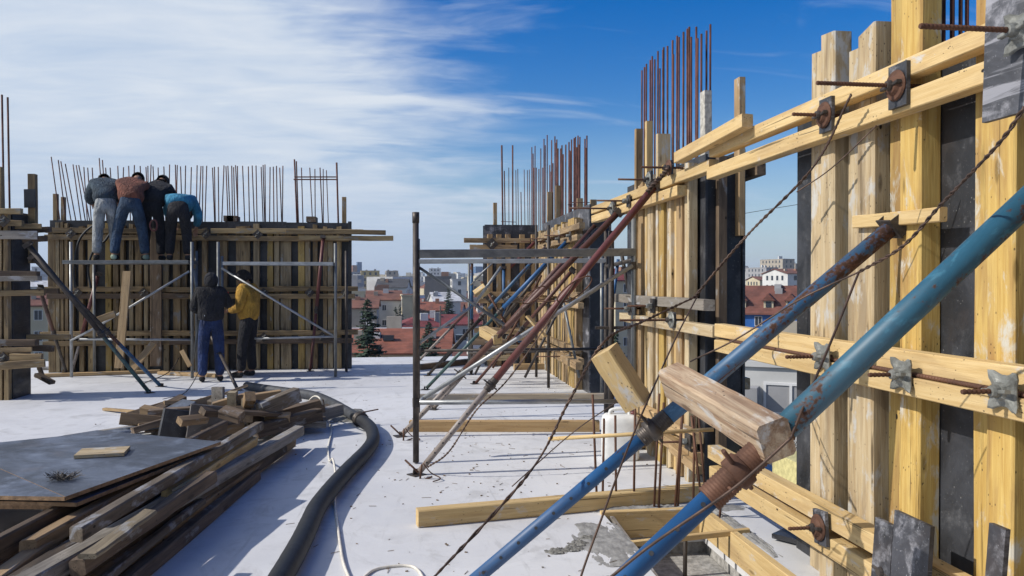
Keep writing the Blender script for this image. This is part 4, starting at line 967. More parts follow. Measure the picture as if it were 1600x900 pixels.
# the heap of short offcuts
def off(px, py, z, L, w_, h_, az, el, m_, lab, roll=0, name='offcut', cat='offcut'):
    c = g3(px, py, z); dd = V(math.sin(R(az)) * math.cos(R(el)), math.cos(R(az)) * math.cos(R(el)), math.sin(R(el))) * (L / 2)
    return tag(beam(name, c - dd, c + dd, w_, h_, M['p' + m_ if 'p' + m_ in M else m_], None, ch=.005, jit=.002, roll=R(roll), skew=.01), lab, cat, 'offcuts in the heap')
HP = [
 (436, 628, .36, .44, .11, .14, 48, 14, 'greybrown', 'thick dark block on top of the heap by the hose'),
 (462, 644, .20, .60, .12, .14, 55, 8, 'brown', 'dark block low at the hose end of the heap'),
 (478, 655, .12, 1.0, .10, .12, 40, 4, 'grey', 'long block with a sunlit top at the right end of the heap'),
 (450, 660, .16, .80, .11, .12, 42, 4, 'brown', 'brown block beside the long right one'),
 (408, 622, .34, .4, .10, .11, 72, 5, 'tan', 'level dark block at the back of the heap top'),
 (363, 628, .36, .36, .11, .10, 80, 15, 'tan', 'tan block at the summit of the heap'),
 (388, 630, .36, .30, .10, .10, -20, -35, 'tan', 'tan block tipped over beside the summit'),
 (364, 648, .24, .10, .085, .46, 0, 5, 'pale', 'pale standing block with a dark top in the middle of the heap'),
 (384, 652, .22, .05, .07, .38, 10, 0, 'pale', 'thin pale standing lath in the heap'),
 (341, 632, .30, .05, .12, .36, 20, 0, 'grey', 'grey tilted board standing behind the heap'),
 (330, 660, .22, .40, .03, .32, 78, -8, 'greyp', 'square grey plywood piece leaning in the heap'),
 (284, 666, .18, .38, .03, .30, 60, -12, 'film', 'black plywood piece propped on edge'),
 (262, 645, .20, .5, .30, .025, 50, 22, 'plytop', 'slate grey plywood piece sloping down to the left'),
 (225, 668, .12, .7, .20, .03, 65, 4, 'plytop', 'flat grey board at the left end of the heap'),
 (228, 642, .18, .14, .09, .10, 0, 0, 'grey', 'little grey block at the left end of the heap'),
 (300, 640, .26, .8, .12, .06, 85, 2, 'brown', 'dark plank across the back of the heap'),
 (350, 672, .14, .4, .10, .09, 60, 8, 'tan', 'broken tan piece at the front of the heap'),
 (318, 680, .10, .3, .08, .06, 100, 12, 'tan', 'splintered tan bit in front of the heap'),
 (400, 652, .22, .45, .10, .10, 10, -10, 'brown', 'brown block sloping to the front of the heap'),
 (420, 668, .12, .5, .10, .10, 40, 2, 'brown', 'brown block under the pile end'),
 (300, 662, .08, .9, .3, .06, 70, 0, 'brown', 'dark board at the bottom of the heap'),
 (370, 655, .08, .9, .5, .10, 70, 0, 'brown', 'broad dark board at the bottom of the heap, centre'),
 (430, 650, .07, .8, .4, .12, 50, 0, 'brown', 'broad dark block at the bottom of the heap, right'),
 (190, 672, .07, 1.0, .10, .05, 62, 3, 'grey', 'grey lath at the far left of the heap'),
 (205, 670, .05, 1.2, .08, .06, 55, 3, 'brown', 'dark lath left of the heap'),
]
rh_ = random.Random(77)
for k in range(56):
    u = rh_.random(); px_ = 235 + 255 * u + rh_.uniform(-12, 12); py_ = 668 - 28 * rh_.random() - 14 * math.sin(u * 3.14)
    hgt = .08 + .30 * rh_.random() * math.sin(min(1, max(0, u * 1.1)) * 2.6 + .3)
    HP.append((px_, py_, max(.05, hgt), rh_.uniform(.18, .65), rh_.uniform(.06, .12), rh_.uniform(.04, .12), rh_.choice((45, 60, 75, 20, 100, -30)) + rh_.uniform(-15, 15), rh_.uniform(-14, 16), rh_.choice(('brown', 'brown', 'tan', 'grey', 'greybrown', 'tan', 'brown')), rh_.choice(('sawn offcut jumbled in the heap between sheets and hose',)), rh_.uniform(-25, 25)))
M['greyp'] = film('film_plywood_speckled', (.06, .055, .055), (.27, .25, .24), .6)
for h in HP:
    h = list(h)
    if h[9].startswith('sawn offcut jumbled'): h[9] = {'brown': 'dark brown sawn offcut', 'tan': 'tan sawn offcut', 'grey': 'greyed sawn offcut', 'greybrown': 'grey brown mortar specked offcut'}[h[8]] + (' of the heap on its left, sheet side' if h[0] < 360 else ' of the heap on its right, hose side')
    off(*h)
tag(beam('lath', PD(163, 639, 9.6), PD(262, 647, 8.9), .05, .03, M['tan'], None), 'long thin lath sticking out of the heap to the left', 'lath', 'offcuts in the heap')
tag(tube('stick', PD(305, 633, 9.3), PD(386, 602, 10.2), .018, M['tan'], None, 8), 'reddish stick pointing up from the heap towards the hose', 'stick')
wire('tie_wire', [G(254, 624), G(290, 615) + V(0, 0, .02), G(312, 600) + V(0, 0, .2)], .006, 'bent wire on the slab left of the worker in blue trousers', False, 'dark')
wire('tie_wire', [G(222, 600), G(265, 590) + V(0, 0, .1), G(284, 576) + V(0, 0, .28)], .008, 'thin dark bar leaning by the foot of the deck', False, 'dark')
# small black ply piece lying behind the lower walers, and yellow insulation block
tag(beam('plywood_offcut', G(1200, 852) + V(.12, 0, .03), G(1232, 852) + V(.25, .2, .03), .20, .03, M['film_worn'], None), 'black topped plywood offcut lying on the slab under the lower walers', 'offcut')
tag(box('insulation_block', (2.75, 5.35, 0), (2.95, 5.75, .26), plain('yellow_insulation', (.55, .50, .24), .9, .2, 30, .6)), 'pale yellow insulation block at the slab edge behind the opening', 'block')
# crumbs, twigs and splinters on the slab
b = MB(); rnd = random.Random(4)
for k in range(520):
    x, y = rnd.uniform(-3.5, 2.1), rnd.uniform(3.2, 15)
    if HX0 - .1 < x < HX1 + .1 and y < HY1 + .1: continue
    if k < 200: x = rnd.gauss(.2, .45); y = rnd.gauss(5.5, 2.2)
    if k > 400: x = rnd.uniform(.5, 2.1); y = rnd.uniform(5, 9)
    if y < 3: continue
    if HX0 - .1 < x < HX1 + .1 and y < HY1 + .1: continue
    s = rnd.uniform(.002, .009)
    if k % 3: b.beam(V(x, y, s * .5), V(x + s * 1.5, y + rnd.uniform(-s, s), s * .5), s, s * .8, ch=.001)
    else:
        a = rnd.uniform(0, 3.14); L = rnd.uniform(.015, .07); b.beam(V(x, y, .003), V(x + math.cos(a) * L, y + math.sin(a) * L, .004), .003, .003, ch=.001)
tag(b.build('debris', M['brown']), 'crumbs and splinters scattered over the slab', kind='stuff')
M['ltan'] = wood('wood_left_shaded_tan', (.36, .26, .135), (.21, .14, .07), (.06, .042, .03), .7, .3, (.24, .23, .21), var=.42)  # weathered woods of the left forms, darkened further: their shade is in the colour
M['lpale'] = wood('wood_left_shaded_pale', (.38, .30, .185), (.25, .185, .10), (.08, .06, .04), .7, .4, (.26, .25, .23), var=.2)
M['lfresh'] = wood('wood_left_shaded_fresh', (.50, .37, .19), (.36, .25, .12), (.10, .07, .04), .6, .3, (.26, .25, .23), var=.2)
M['lyellow'] = wood('wood_left_shaded_yellow', (.44, .31, .11), (.30, .20, .065), (.09, .06, .03), .7, .2, (.26, .25, .23), var=.2)
M['lbrown'] = wood('wood_left_shaded_brown', (.13, .09, .06), (.075, .052, .036), (.035, .025, .02), .6, .3, (.16, .15, .14), var=.2)
# ------------------------------------------------------------------ the left wall, facing the viewer
YL = 14.6
lw = root('formwork_wall', V(lp(310, 440, YL).x, YL, 0), 'long shaded formwork wall at the left that the workers bend over', 'formwork')
def lx(px, Y=YL): return PY(px, 440, Y).x
def lz(px, py, Y=YL): return PY(px, py, Y).z
ZT = 2.60
joints = [78, 170, 262, 355, 448, 546]
for k, (a, c) in enumerate(zip(joints, joints[1:])):
    for yy_ in (YL + .012, YL + .31):
        beam('plywood_sheet', V((lx(a) + lx(c)) / 2, yy_, 0), V((lx(a) + lx(c)) / 2, yy_, ZT + (.01 if k % 2 else 0)), lx(c) - lx(a) - .004, .021, M['film'], lw, up=(0, 1, 0), ch=.001, jit=0)
box('stop_end_board', (lx(545) - .03, YL + .025, 0), (lx(545) - .01, YL + .298, 2.55), M['film'], lw)
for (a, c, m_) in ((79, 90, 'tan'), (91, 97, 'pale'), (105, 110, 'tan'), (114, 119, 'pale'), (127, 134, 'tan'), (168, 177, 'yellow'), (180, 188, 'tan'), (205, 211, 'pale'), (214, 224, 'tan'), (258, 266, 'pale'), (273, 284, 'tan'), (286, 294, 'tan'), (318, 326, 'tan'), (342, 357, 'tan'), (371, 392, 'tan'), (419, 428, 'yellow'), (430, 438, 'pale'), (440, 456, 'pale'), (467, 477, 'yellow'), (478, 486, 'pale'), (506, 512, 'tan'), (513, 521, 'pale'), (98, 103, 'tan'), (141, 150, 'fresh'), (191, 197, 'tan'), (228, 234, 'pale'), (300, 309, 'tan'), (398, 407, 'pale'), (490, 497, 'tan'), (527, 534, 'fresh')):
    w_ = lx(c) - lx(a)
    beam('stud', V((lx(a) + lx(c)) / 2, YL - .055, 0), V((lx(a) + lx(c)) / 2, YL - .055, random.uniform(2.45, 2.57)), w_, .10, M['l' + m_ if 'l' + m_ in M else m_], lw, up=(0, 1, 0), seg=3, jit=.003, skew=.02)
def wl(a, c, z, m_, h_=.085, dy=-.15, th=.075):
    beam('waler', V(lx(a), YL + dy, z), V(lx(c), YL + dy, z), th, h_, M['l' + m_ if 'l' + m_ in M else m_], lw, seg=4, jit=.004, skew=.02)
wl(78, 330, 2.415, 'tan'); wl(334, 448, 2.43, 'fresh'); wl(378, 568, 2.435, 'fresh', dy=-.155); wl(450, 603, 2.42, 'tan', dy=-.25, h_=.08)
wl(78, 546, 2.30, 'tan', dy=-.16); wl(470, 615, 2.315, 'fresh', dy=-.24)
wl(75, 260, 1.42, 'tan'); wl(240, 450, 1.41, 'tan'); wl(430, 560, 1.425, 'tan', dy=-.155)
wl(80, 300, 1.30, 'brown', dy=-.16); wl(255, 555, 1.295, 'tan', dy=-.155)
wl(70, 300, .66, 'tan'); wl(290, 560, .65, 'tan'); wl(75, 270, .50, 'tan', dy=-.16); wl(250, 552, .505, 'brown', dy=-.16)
for px, z, kk in ((326, 2.365, 1), (406, 2.37, 1), (496, 2.36, 1), (539, 2.36, 1), (118, 2.36, 1), (415, 1.355, 1), (486, 1.355, 1), (541, 1.355, 1), (350, 1.355, 1), (128, 1.36, 1), (230, 1.36, 1), (180, .58, 1), (415, .58, 1), (505, .58, 1)):
    tie(lw, V(lx(px), YL - .20, z), 'plate', random.uniform(.06, .2), (0, -1, 0), .125, tilt=R(45), near=False)
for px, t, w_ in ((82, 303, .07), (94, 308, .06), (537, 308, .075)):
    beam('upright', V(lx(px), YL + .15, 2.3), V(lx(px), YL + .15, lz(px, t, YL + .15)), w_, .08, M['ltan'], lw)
for px in (357, 486, 362): beam('spacer_block', V(lx(px), YL + .0, 2.66), V(lx(px), YL + .32, 2.66), .17, .10, M['brown'], lw)
beam('upright', V(lx(547), YL - .06, 0), V(lx(547), YL - .06, 2.62), .06, .10, M['film'], lw, up=(0, 1, 0))
# bars
bars = []
rl = random.Random(11)
spec = [(80, 245), (91, 250), (95, 252), (102, 256), (114, 257), (119, 258), (123, 258), (131, 261), (137, 262), (144, 262), (155, 247), (160, 250), (165, 262), (172, 262)]
x = 184
while x < 448: spec.append((x, 259 + rl.uniform(-2, 3))); x += rl.choice((3, 5, 6, 8, 9))
for i, (px, t) in enumerate(spec):
    yb_ = YL + .15 + rl.uniform(-.11, .11); p = PY(px, t, yb_)
    lean = (.26 if i < 7 else .12) * rl.uniform(.6, 1.1) if i < 14 else rl.uniform(-.07, .07)
    bars.append((V(p.x + lean, yb_, 2.0), p, .0095))
cage('long row of thin rebar bars standing out of the left wall', bars, V(lx(290), YL + .15, 0))
bars = []
for px, t, r_ in ((460, 249, .014), (463, 252, .012), (471, 262, .009), (484, 262, .009), (492, 264, .009), (500, 262, .010), (505, 264, .008), (510, 266, .008), (526, 254, .016)):
    p = PY(px, t, YL + .15); bars.append((V(p.x + rl.uniform(0, .09), YL + .15, 2.0), p, r_))
def st(px0, px1, py): return [PY(px0, py, YL + .05), PY(px1, py, YL + .05), PY(px1, py + 1, YL + .25), PY(px0, py + 1, YL + .25), PY(px0, py, YL + .05)]
cage('tied rebar cage with a flat stirrup at the right end of the left wall', bars, V(lx(495), YL + .15, 0), [st(460, 525, 276), st(459, 527, 280)])

# ------------------------------------------------------------------ formwork cut by the left edge
YE = 11.3
ew = root('formwork_column', V(lx(10, YE), YE + .4, 0), 'dark column formwork cut by the left edge with ragged plank ends', 'formwork')
def exz(px, py, Y=YE): return PY(px, py, Y)
xa, xb = exz(-60, 440).x, exz(20, 440).x
box('plywood_sheet', (xa, YE, 0), (xb, YE + .022, exz(20, 330).z), M['film'], ew)
box('plywood_sheet', (xb - .022, YE + .024, 0), (xb, YE + .50, exz(20, 330).z), M['film'], ew)
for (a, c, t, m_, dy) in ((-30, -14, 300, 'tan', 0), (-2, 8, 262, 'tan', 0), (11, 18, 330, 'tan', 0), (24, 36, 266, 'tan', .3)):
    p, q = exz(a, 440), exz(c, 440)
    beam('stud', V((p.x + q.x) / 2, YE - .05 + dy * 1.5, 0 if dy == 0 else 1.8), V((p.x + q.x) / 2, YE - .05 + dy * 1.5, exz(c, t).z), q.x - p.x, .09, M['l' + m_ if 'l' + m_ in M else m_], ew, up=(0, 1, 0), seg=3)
beam('plywood_offcut', exz(38, 310, YE + .3), exz(55, 310, YE + .3), .022, .25, M['film'], ew, ch=.001)
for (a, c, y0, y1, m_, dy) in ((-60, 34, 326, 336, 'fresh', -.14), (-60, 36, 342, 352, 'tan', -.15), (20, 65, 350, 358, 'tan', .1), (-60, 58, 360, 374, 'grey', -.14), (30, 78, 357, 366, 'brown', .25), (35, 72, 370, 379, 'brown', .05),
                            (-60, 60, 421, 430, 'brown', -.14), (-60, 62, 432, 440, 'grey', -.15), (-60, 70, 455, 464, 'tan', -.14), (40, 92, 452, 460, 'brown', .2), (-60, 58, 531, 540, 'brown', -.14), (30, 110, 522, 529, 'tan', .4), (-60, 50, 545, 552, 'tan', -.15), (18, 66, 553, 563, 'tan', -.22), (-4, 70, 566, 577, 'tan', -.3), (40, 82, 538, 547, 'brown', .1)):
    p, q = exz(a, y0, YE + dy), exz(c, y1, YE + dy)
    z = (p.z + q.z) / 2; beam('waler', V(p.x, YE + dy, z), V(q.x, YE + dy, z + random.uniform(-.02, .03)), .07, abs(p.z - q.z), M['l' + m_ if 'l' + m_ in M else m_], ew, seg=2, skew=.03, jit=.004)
for a, y, s_ in ((5, 345, .14), (5, 560, .12)): tie(ew, exz(a, y, YE - .2), 'plate', .2, (0, -1, 0), .12, tilt=R(45), near=False)
bars = []
for px, t in ((3, 148), (12, 152)):
    p = PY(px, t, YE + .3); bars.append((V(p.x + .03, YE + .3, 1.5), p, .014))
cage('two tall bars standing out of the column formwork at the left edge', bars, V(lx(8, YE), YE + .3, 0))
tag(beam('board', exz(58, 585, 11.9), exz(82, 598, 11.8), .10, .05, M['brown']), 'dark board end lying beside the left edge formwork', 'board')
tag(beam('board', exz(58, 565, 12), exz(68, 592, 12), .05, .05, M['brown']), 'short dark strut beside the left edge formwork', 'board')
# black cables hanging over the wall to the deck
for P, lab in (([(182, 345), (150, 350), (124, 375), (116, 420), (118, 450)], 'black cable hanging in a bow left of the deck'), ([(181, 350), (165, 375), (146, 392), (138, 420), (142, 450)], 'second black cable hanging down behind the deck')):
    tag(sweep('hanging_cable', spline([PY(x, y, 13.7) for x, y in P], 8), .018, M['rubber'], None, 8), lab, 'cable')

# ------------------------------------------------------------------ people
def cloth(name, c, rough=.9, var=.3):
    t = NT(name); a = t.noise(5, 6, .5, .6); w = t.noise(60, 3)
    c_ = t.mix(t.rng(a, .35, .65), tuple(x * (1 + var) for x in c), tuple(x * (1 - var) for x in c)); t.col(c_, rough); t.bump(t.math('ADD', t.noise(11, 4, 1.5, .6, (1, 1, .5)), t.math('MULTIPLY', w, .1)), 1.0, .07); return t.m
skin = cloth('skin', (.36, .20, .13), .6, .1); hairm = cloth('dark_hair', (.018, .014, .012), .8)
C = dict(navy=cloth('cloth_slate', (.035, .055, .075)), grey=cloth('cloth_light_grey', (.27, .285, .29)), brown=cloth('cloth_redbrown', (.17, .060, .038)), jean=cloth('cloth_jeans', (.028, .055, .10)),
         black=cloth('cloth_black', (.012, .012, .016)), sky=cloth('cloth_sky_blue', (.035, .20, .33)), ochre=cloth('cloth_ochre', (.42, .235, .035)), bluew=cloth('cloth_work_blue', (.014, .032, .105)), royal=cloth('cloth_royal', (.02, .05, .26)), shoe=cloth('shoe_dark', (.02, .02, .022)), shoel=cloth('shoe_pale_green', (.42, .50, .36)), white=cloth('white_label', (.75, .75, .72)), red=cloth('red_glove', (.55, .03, .05)))
def skin_mesh(name, verts, edges, rad, m, parent, Mx, rootv=0, sub=2):
    me = bpy.data.meshes.new(name); me.from_pydata(verts, edges, []); me.materials.append(m)
    o = put(name, me, None, Mx, parent)
    sk = o.modifiers.new('skin', 'SKIN'); sk.use_smooth_shade = True
    for i, r in enumerate(rad):
        d = me.skin_vertices[0].data[i]; d.radius = (r, r) if not isinstance(r, tuple) else r; d.use_root = (i == rootv)
    su = o.modifiers.new('sub', 'SUBSURF'); su.levels = sub; su.render_levels = sub
    return o
def person(loc, yaw, J, label, top, legs, shoes, hat=None, hood=False, skirt=.0, group=None, scale=1.0, backpatch=None, glove=None, hair=hairm, extra=None):
    """J: joints in the figure's own frame (x right, y ahead, z up)"""
    rt = root('person', loc, label, 'person', group)
    Mx = Matrix.Translation(loc) @ Matrix.Rotation(yaw, 4, 'Z') @ Matrix.Scale(scale, 4)
    v = []; e = []; r = []; id_ = {}
    def ad(k, p, rr, par=None):
        id_[k] = len(v); v.append(tuple(p)); r.append(rr)
        if par is not None: e.append((id_[par], id_[k]))
    j = {k: Vector(p) for k, p in J.items()}
    ad('pelvis', j['pelvis'], (.10, .075)); ad('waist', j['waist'], (.095, .07), 'pelvis'); ad('chest', j['chest'], (.105, .075), 'waist')
    ad('neckb', j['neck'], .062, 'chest'); hd = (j['head'] - j['neck']).normalized()
    ad('neck', j['neck'] + hd * .05, .055, 'neckb'); ad('jaw', j['head'] - hd * .055, (.068, .080), 'neck'); ad('head', j['head'] + hd * .02, (.077, .094), 'jaw'); ad('crown', j['head'] + hd * .10, (.05, .06), 'head')
    for s in 'LR':
        ad('sh' + s, j['sh' + s], .045, 'chest'); ad('el' + s, j['el' + s], .036, 'sh' + s); ad('wr' + s, j['wr' + s], .028, 'el' + s)
        ad('hip' + s, j['hip' + s], .07, 'pelvis'); ad('kn' + s, j['kn' + s], .05, 'hip' + s); ad('an' + s, j['an' + s], .042, 'kn' + s)
        ad('ft' + s, j['ft' + s], .034, 'an' + s)
        # palm with five fingers
        d = (j['wr' + s] - j['el' + s]).normalized(); sd_ = d.cross(V(0, 0, 1)); sd_ = sd_.normalized() if sd_.length > .1 else V(1, 0, 0); dn = d.cross(sd_)
        pm = j['wr' + s] + d * .055; ad('pm' + s, pm, (.036, .018), 'wr' + s)
        for q, (o_, L_) in enumerate(((-.030, .060), (-.010, .072), (.010, .068), (.030, .055))):
            b0 = pm + d * .035 + sd_ * o_; ad(f'f{q}{s}', b0, .0095, 'pm' + s); ad(f'g{q}{s}', b0 + d * L_ * .6 + dn * .012, .0085, f'f{q}{s}'); ad(f'h{q}{s}', b0 + d * L_ * .95 + dn * .035, .007, f'g{q}{s}')
        t0 = pm - d * .015 - sd_ * .04; ad('t' + s, t0, .011, 'pm' + s); ad('u' + s, t0 + d * .035 - sd_ * .02, .010, 't' + s)
    body = skin_mesh('body', v, e, r, skin, rt, Mx)
    # the face: nose, brow, ears
    up = hd; fw_ = j.get('face', None); fw_ = (Vector(fw_) if fw_ is not None else V(0, 1, 0)); fw_ = (fw_ - up * fw_.dot(up)).normalized(); rt_ = fw_.cross(up)
    hc = j['head']; b = MB()
    n0 = hc + fw_ * .088; b.beam(n0 + up * .02, n0 - up * .018 + fw_ * .018, .022, .02, up=fw_, ch=.006)
    b.beam(hc + fw_ * .078 - up * .052 - rt_ * .022, hc + fw_ * .078 - up * .052 + rt_ * .022, .02, .012, up=up, ch=.004)
    for s in (-1, 1): b.beam(hc + rt_ * s * .078 + up * .025, hc + rt_ * s * .082 - up * .03, .03, .016, up=rt_, ch=.006)
    b.build('face', skin, body, Mx, True)
    eb = MB()
    for s in (-1, 1): eb.beam(hc + fw_ * .086 + rt_ * (s * .032 - .01) + up * .012, hc + fw_ * .086 + rt_ * (s * .032 + .01) + up * .012, .012, .010, up=up, ch=.003)
    tag(eb.build('eyes', hairm, body, Mx), kind='stuff')
    # hair or cap or hood
    hv = []; hf = []; n = 14; cov = .62 if hat is None else .72
    for i in range(9):
        th = math.pi * cov * i / 8
        for k in range(n):
            a = 2 * math.pi * k / n
            cut = .55 if (math.cos(a) > .3 and th > math.pi * .42) else 1
            th2 = min(th, math.pi * .42) if cut < 1 else th
            rr = .122 if hat is None else .128
            hv.append(hc + up * (.015 + math.cos(th2) * rr * 1.05) + fw_ * (math.sin(th2) * math.cos(a) * rr * 1.03 - .005) + rt_ * math.sin(th2) * math.sin(a) * rr * .88)
    for i in range(8):
        for k in range(n): hf.append((i * n + k, (i + 1) * n + k, (i + 1) * n + (k + 1) % n, i * n + (k + 1) % n))
    me = mesh('hat' if hat else 'hair', hv, hf); put('beanie' if hat else 'hair', me, hat or hair, Mx, body, True)
    # jacket
    v2 = []; e2 = []; r2 = []; id_.clear(); v, e, r = v2, e2, r2
    low = j['pelvis'] + (j['pelvis'] - j['waist']).normalized() * (skirt - .02)
    ad('chest', j['chest'], (.235, .19)); ad('waist', j['waist'], (.225, .185), 'chest'); ad('hem', low, (.205, .17), 'waist'); ad('col', j['neck'] + hd * .02, .085 if not hood else .115, 'chest')
    for s in 'LR':
        ad('sh' + s, j['sh' + s], .10, 'chest'); ad('el' + s, j['el' + s], .082, 'sh' + s); ad('wr' + s, j['wr' + s] - (j['wr' + s] - j['el' + s]).normalized() * .02, .06, 'el' + s)
    skin_mesh('jacket', v, e, r, top, body, Mx)
    v, e, r = [], [], []; id_.clear()
    ad('w', j['pelvis'] + (j['waist'] - j['pelvis']) * .8, (.15, .13)); ad('pelvis', j['pelvis'], (.175, .15), 'w')
    for s in 'LR': ad('hip' + s, j['hip' + s], .112, 'pelvis'); ad('kn' + s, j['kn' + s], .088, 'hip' + s); ad('an' + s, j['an' + s], .076, 'kn' + s)
    skin_mesh('trousers', v, e, r, legs, body, Mx)
    for s in 'LR':
        skin_mesh('shoe', [tuple(j['an' + s] - V(0, .04, .035)), tuple(j['ft' + s] * .5 + j['an' + s] * .5 - V(0, 0, .01)), tuple(j['ft' + s])], [(0, 1), (1, 2)], [.055, .052, .04], shoes, body, Mx, 0, 1)
    if glove:
        s, gm = glove; d = (j['wr' + s] - j['el' + s]).normalized()
        skin_mesh('glove', [tuple(j['wr' + s]), tuple(j['wr' + s] + d * .07), tuple(j['wr' + s] + d * .13 + V(0, 0, -.02)), tuple(j['wr' + s] + d * .05 + V(.05, 0, .02))], [(0, 1), (1, 2), (1, 3)], [.04, .05, .03, .02], gm, body, Mx, 0, 1)
    if backpatch:
        p = j['waist'] + V(*backpatch[0]); b = MB(); b.beam(p - V(.035, 0, 0), p + V(.035, 0, 0), .012, .05, ch=.002); b.build('label_patch', C['white'], body, Mx)
    if extra: extra(body, Mx)
    return rt
STAND = dict(pelvis=(0, 0, .95), waist=(0, .01, 1.10), chest=(0, .02, 1.34), neck=(0, .03, 1.49), head=(0, .06, 1.63), shL=(-.18, .02, 1.43), shR=(.18, .02, 1.43), elL=(-.25, .0, 1.13), elR=(.25, 0, 1.13), wrL=(-.25, .12, .90), wrR=(.25, .12, .90),
             hipL=(-.09, 0, .90), hipR=(.09, 0, .90), knL=(-.12, .03, .50), knR=(.12, .03, .50), anL=(-.13, 0, .09), anR=(.13, 0, .09), ftL=(-.15, .17, .04), ftR=(.15, .17, .04))
BEND = dict(pelvis=(0, -.08, .93), waist=(0, .02, 1.07), chest=(0, .22, 1.22), neck=(0, .36, 1.30), head=(0, .49, 1.31), face=(0, .3, -1), shL=(-.18, .25, 1.27), shR=(.18, .25, 1.27), elL=(-.26, .42, 1.06), elR=(.26, .42, 1.06), wrL=(-.20, .62, .98), wrR=(.20, .62, .98),
            hipL=(-.09, -.08, .88), hipR=(.09, -.08, .88), knL=(-.12, -.01, .49), knR=(.12, -.01, .49), anL=(-.14, -.06, .09), anR=(.14, -.06, .09), ftL=(-.15, .11, .04), ftR=(.15, .11, .04))
def J(base, **k):
    d = dict(base); d.update(k); return d
DZ = ZD + .03
def onp(px, Y, z): p = PY(px, 440, Y); return V(p.x, Y, z)
gp = 'workers bending over the left wall'
person(onp(166, 13.55, DZ), R(20), J(BEND, head=(-.02, .47, 1.36), chest=(0, .20, 1.25), neck=(-.01, .33, 1.34)), 'worker in a slate padded jacket and light grey trousers, leftmost on the deck', C['navy'], C['grey'], C['shoe'], skirt=.02, group=gp, scale=.97)
person(onp(205, 13.52, DZ), R(12), J(BEND, knL=(-.20, .0, .49), anL=(-.25, -.04, .09), ftL=(-.27, .12, .04), knR=(.17, 0, .49), anR=(.22, -.06, .09), ftR=(.24, .1, .04), head=(.06, .46, 1.38), chest=(.03, .18, 1.27), neck=(.05, .32, 1.36)), 'worker in a red brown jacket and jeans with pale shoes on the deck', C['brown'], C['jean'], C['shoel'], skirt=.03, group=gp, scale=.98)
person(onp(240, 13.80, DZ), R(0), J(BEND, head=(.03, .42, 1.40), chest=(0, .16, 1.27), neck=(0, .29, 1.37)), 'worker in black holding an orange tool, between the red brown and the blue jackets', C['black'], C['black'], C['shoe'], skirt=.04, group=gp, scale=.96)
person(onp(280, 13.66, DZ), R(8), J(BEND, pelvis=(0, -.12, .86), waist=(0, .0, .97), chest=(.01, .24, 1.00), neck=(.03, .42, .93), head=(.05, .53, .84), shL=(-.18, .27, 1.03), shR=(.19, .27, 1.02), elL=(-.24, .42, .84), elR=(.27, .34, .78), wrL=(-.15, .5, .68), wrR=(.22, .46, .58), hipL=(-.09, -.12, .82), hipR=(.09, -.12, .82), knL=(-.13, .02, .45), knR=(.12, .0, .45)), 'worker in a sky blue jacket bent lowest over the wall', C['sky'], C['black'], C['shoe'], skirt=-.03, group=gp, scale=.98)
# coil hanging from the man in black
cpos = PY(240, 352, 13.45)
tag(sweep('rope_coil', [cpos + V(math.cos(t) * .055, random.uniform(-.01, .01), math.sin(t) * .09) for t in [k * .55 for k in range(35)]], .012, C['brown'] if False else M['redp'], None, 6), 'orange coil hanging beside the worker in black on the deck', 'rope')
gq = 'workers standing on the slab'
person(V(*G(330, 597)[:2], 0), R(12), J(STAND, elR=(.27, .12, 1.20), wrR=(.22, .30, 1.36), head=(.0, .02, 1.60), elL=(-.26, .02, 1.16), wrL=(-.14, .22, 1.12)), 'worker in blue trousers and black hooded top with a red glove, back turned', C['black'], C['bluew'], C['shoe'], hat=C['black'], hood=True, skirt=.05, group=gq, scale=.97, backpatch=((-.06, -.145, -.02), 0), glove=('R', C['red']))
person(V(*G(389, 589)[:2], 0), R(75), J(STAND, elR=(.22, .10, 1.12), wrR=(.16, .33, 1.14), elL=(-.24, .04, 1.12), wrL=(-.14, .28, 1.08), head=(0, .09, 1.60), chest=(0, .03, 1.33), knL=(-.11, .06, .5), anL=(-.13, .07, .09), ftL=(-.15, .24, .04)), 'worker in an ochre yellow jacket and black beanie seen from the side', C['ochre'], C['black'], C['shoe'], hat=C['black'], skirt=.10, group=gq, scale=1.0)
# ------------------------------------------------------------------ the town below
ZG = -15.0
def town_ground():
    t = NT('town_ground'); o = t.tc.outputs['Object']; a = t.noise(.02, 6, .3, .6, src=o); b = t.noise(.3, 6, .3, .6, src=o)
    c = t.mix(t.rng(a, .4, .6), (.085, .085, .075), (.13, .115, .095)); c = t.mix(t.rng(b, .45, .6), c, (.06, .065, .045)); t.col(c, .95); return t.m
b = MB(); b.add([V(-9000, -9000, ZG), V(9000, -9000, ZG), V(9000, 9000, ZG), V(-9000, 9000, ZG)], [(0, 1, 2, 3)]); b.build('town_ground', town_ground())
tag(bpy.data.objects['town_ground'], 'brown grey ground of the town spreading to the horizon', kind='structure')
def wallm(n, c): return plain(n, c, .9, .13, .35, .2)
WALLS = {'white': wallm('wall_white', (.55, .55, .54)), 'cream': wallm('wall_cream', (.50, .44, .31)), 'grey': wallm('wall_grey', (.30, .30, .31)), 'beige': wallm('wall_beige', (.36, .32, .26)), 'yellow': wallm('wall_yellow', (.52, .42, .20)), 'dark': wallm('wall_dark', (.12, .115, .12)), 'brick': wallm('wall_brick', (.28, .15, .10)), 'bluewall': wallm('wall_blue', (.02, .12, .40)), 'pink': wallm('wall_pink', (.42, .27, .22))}
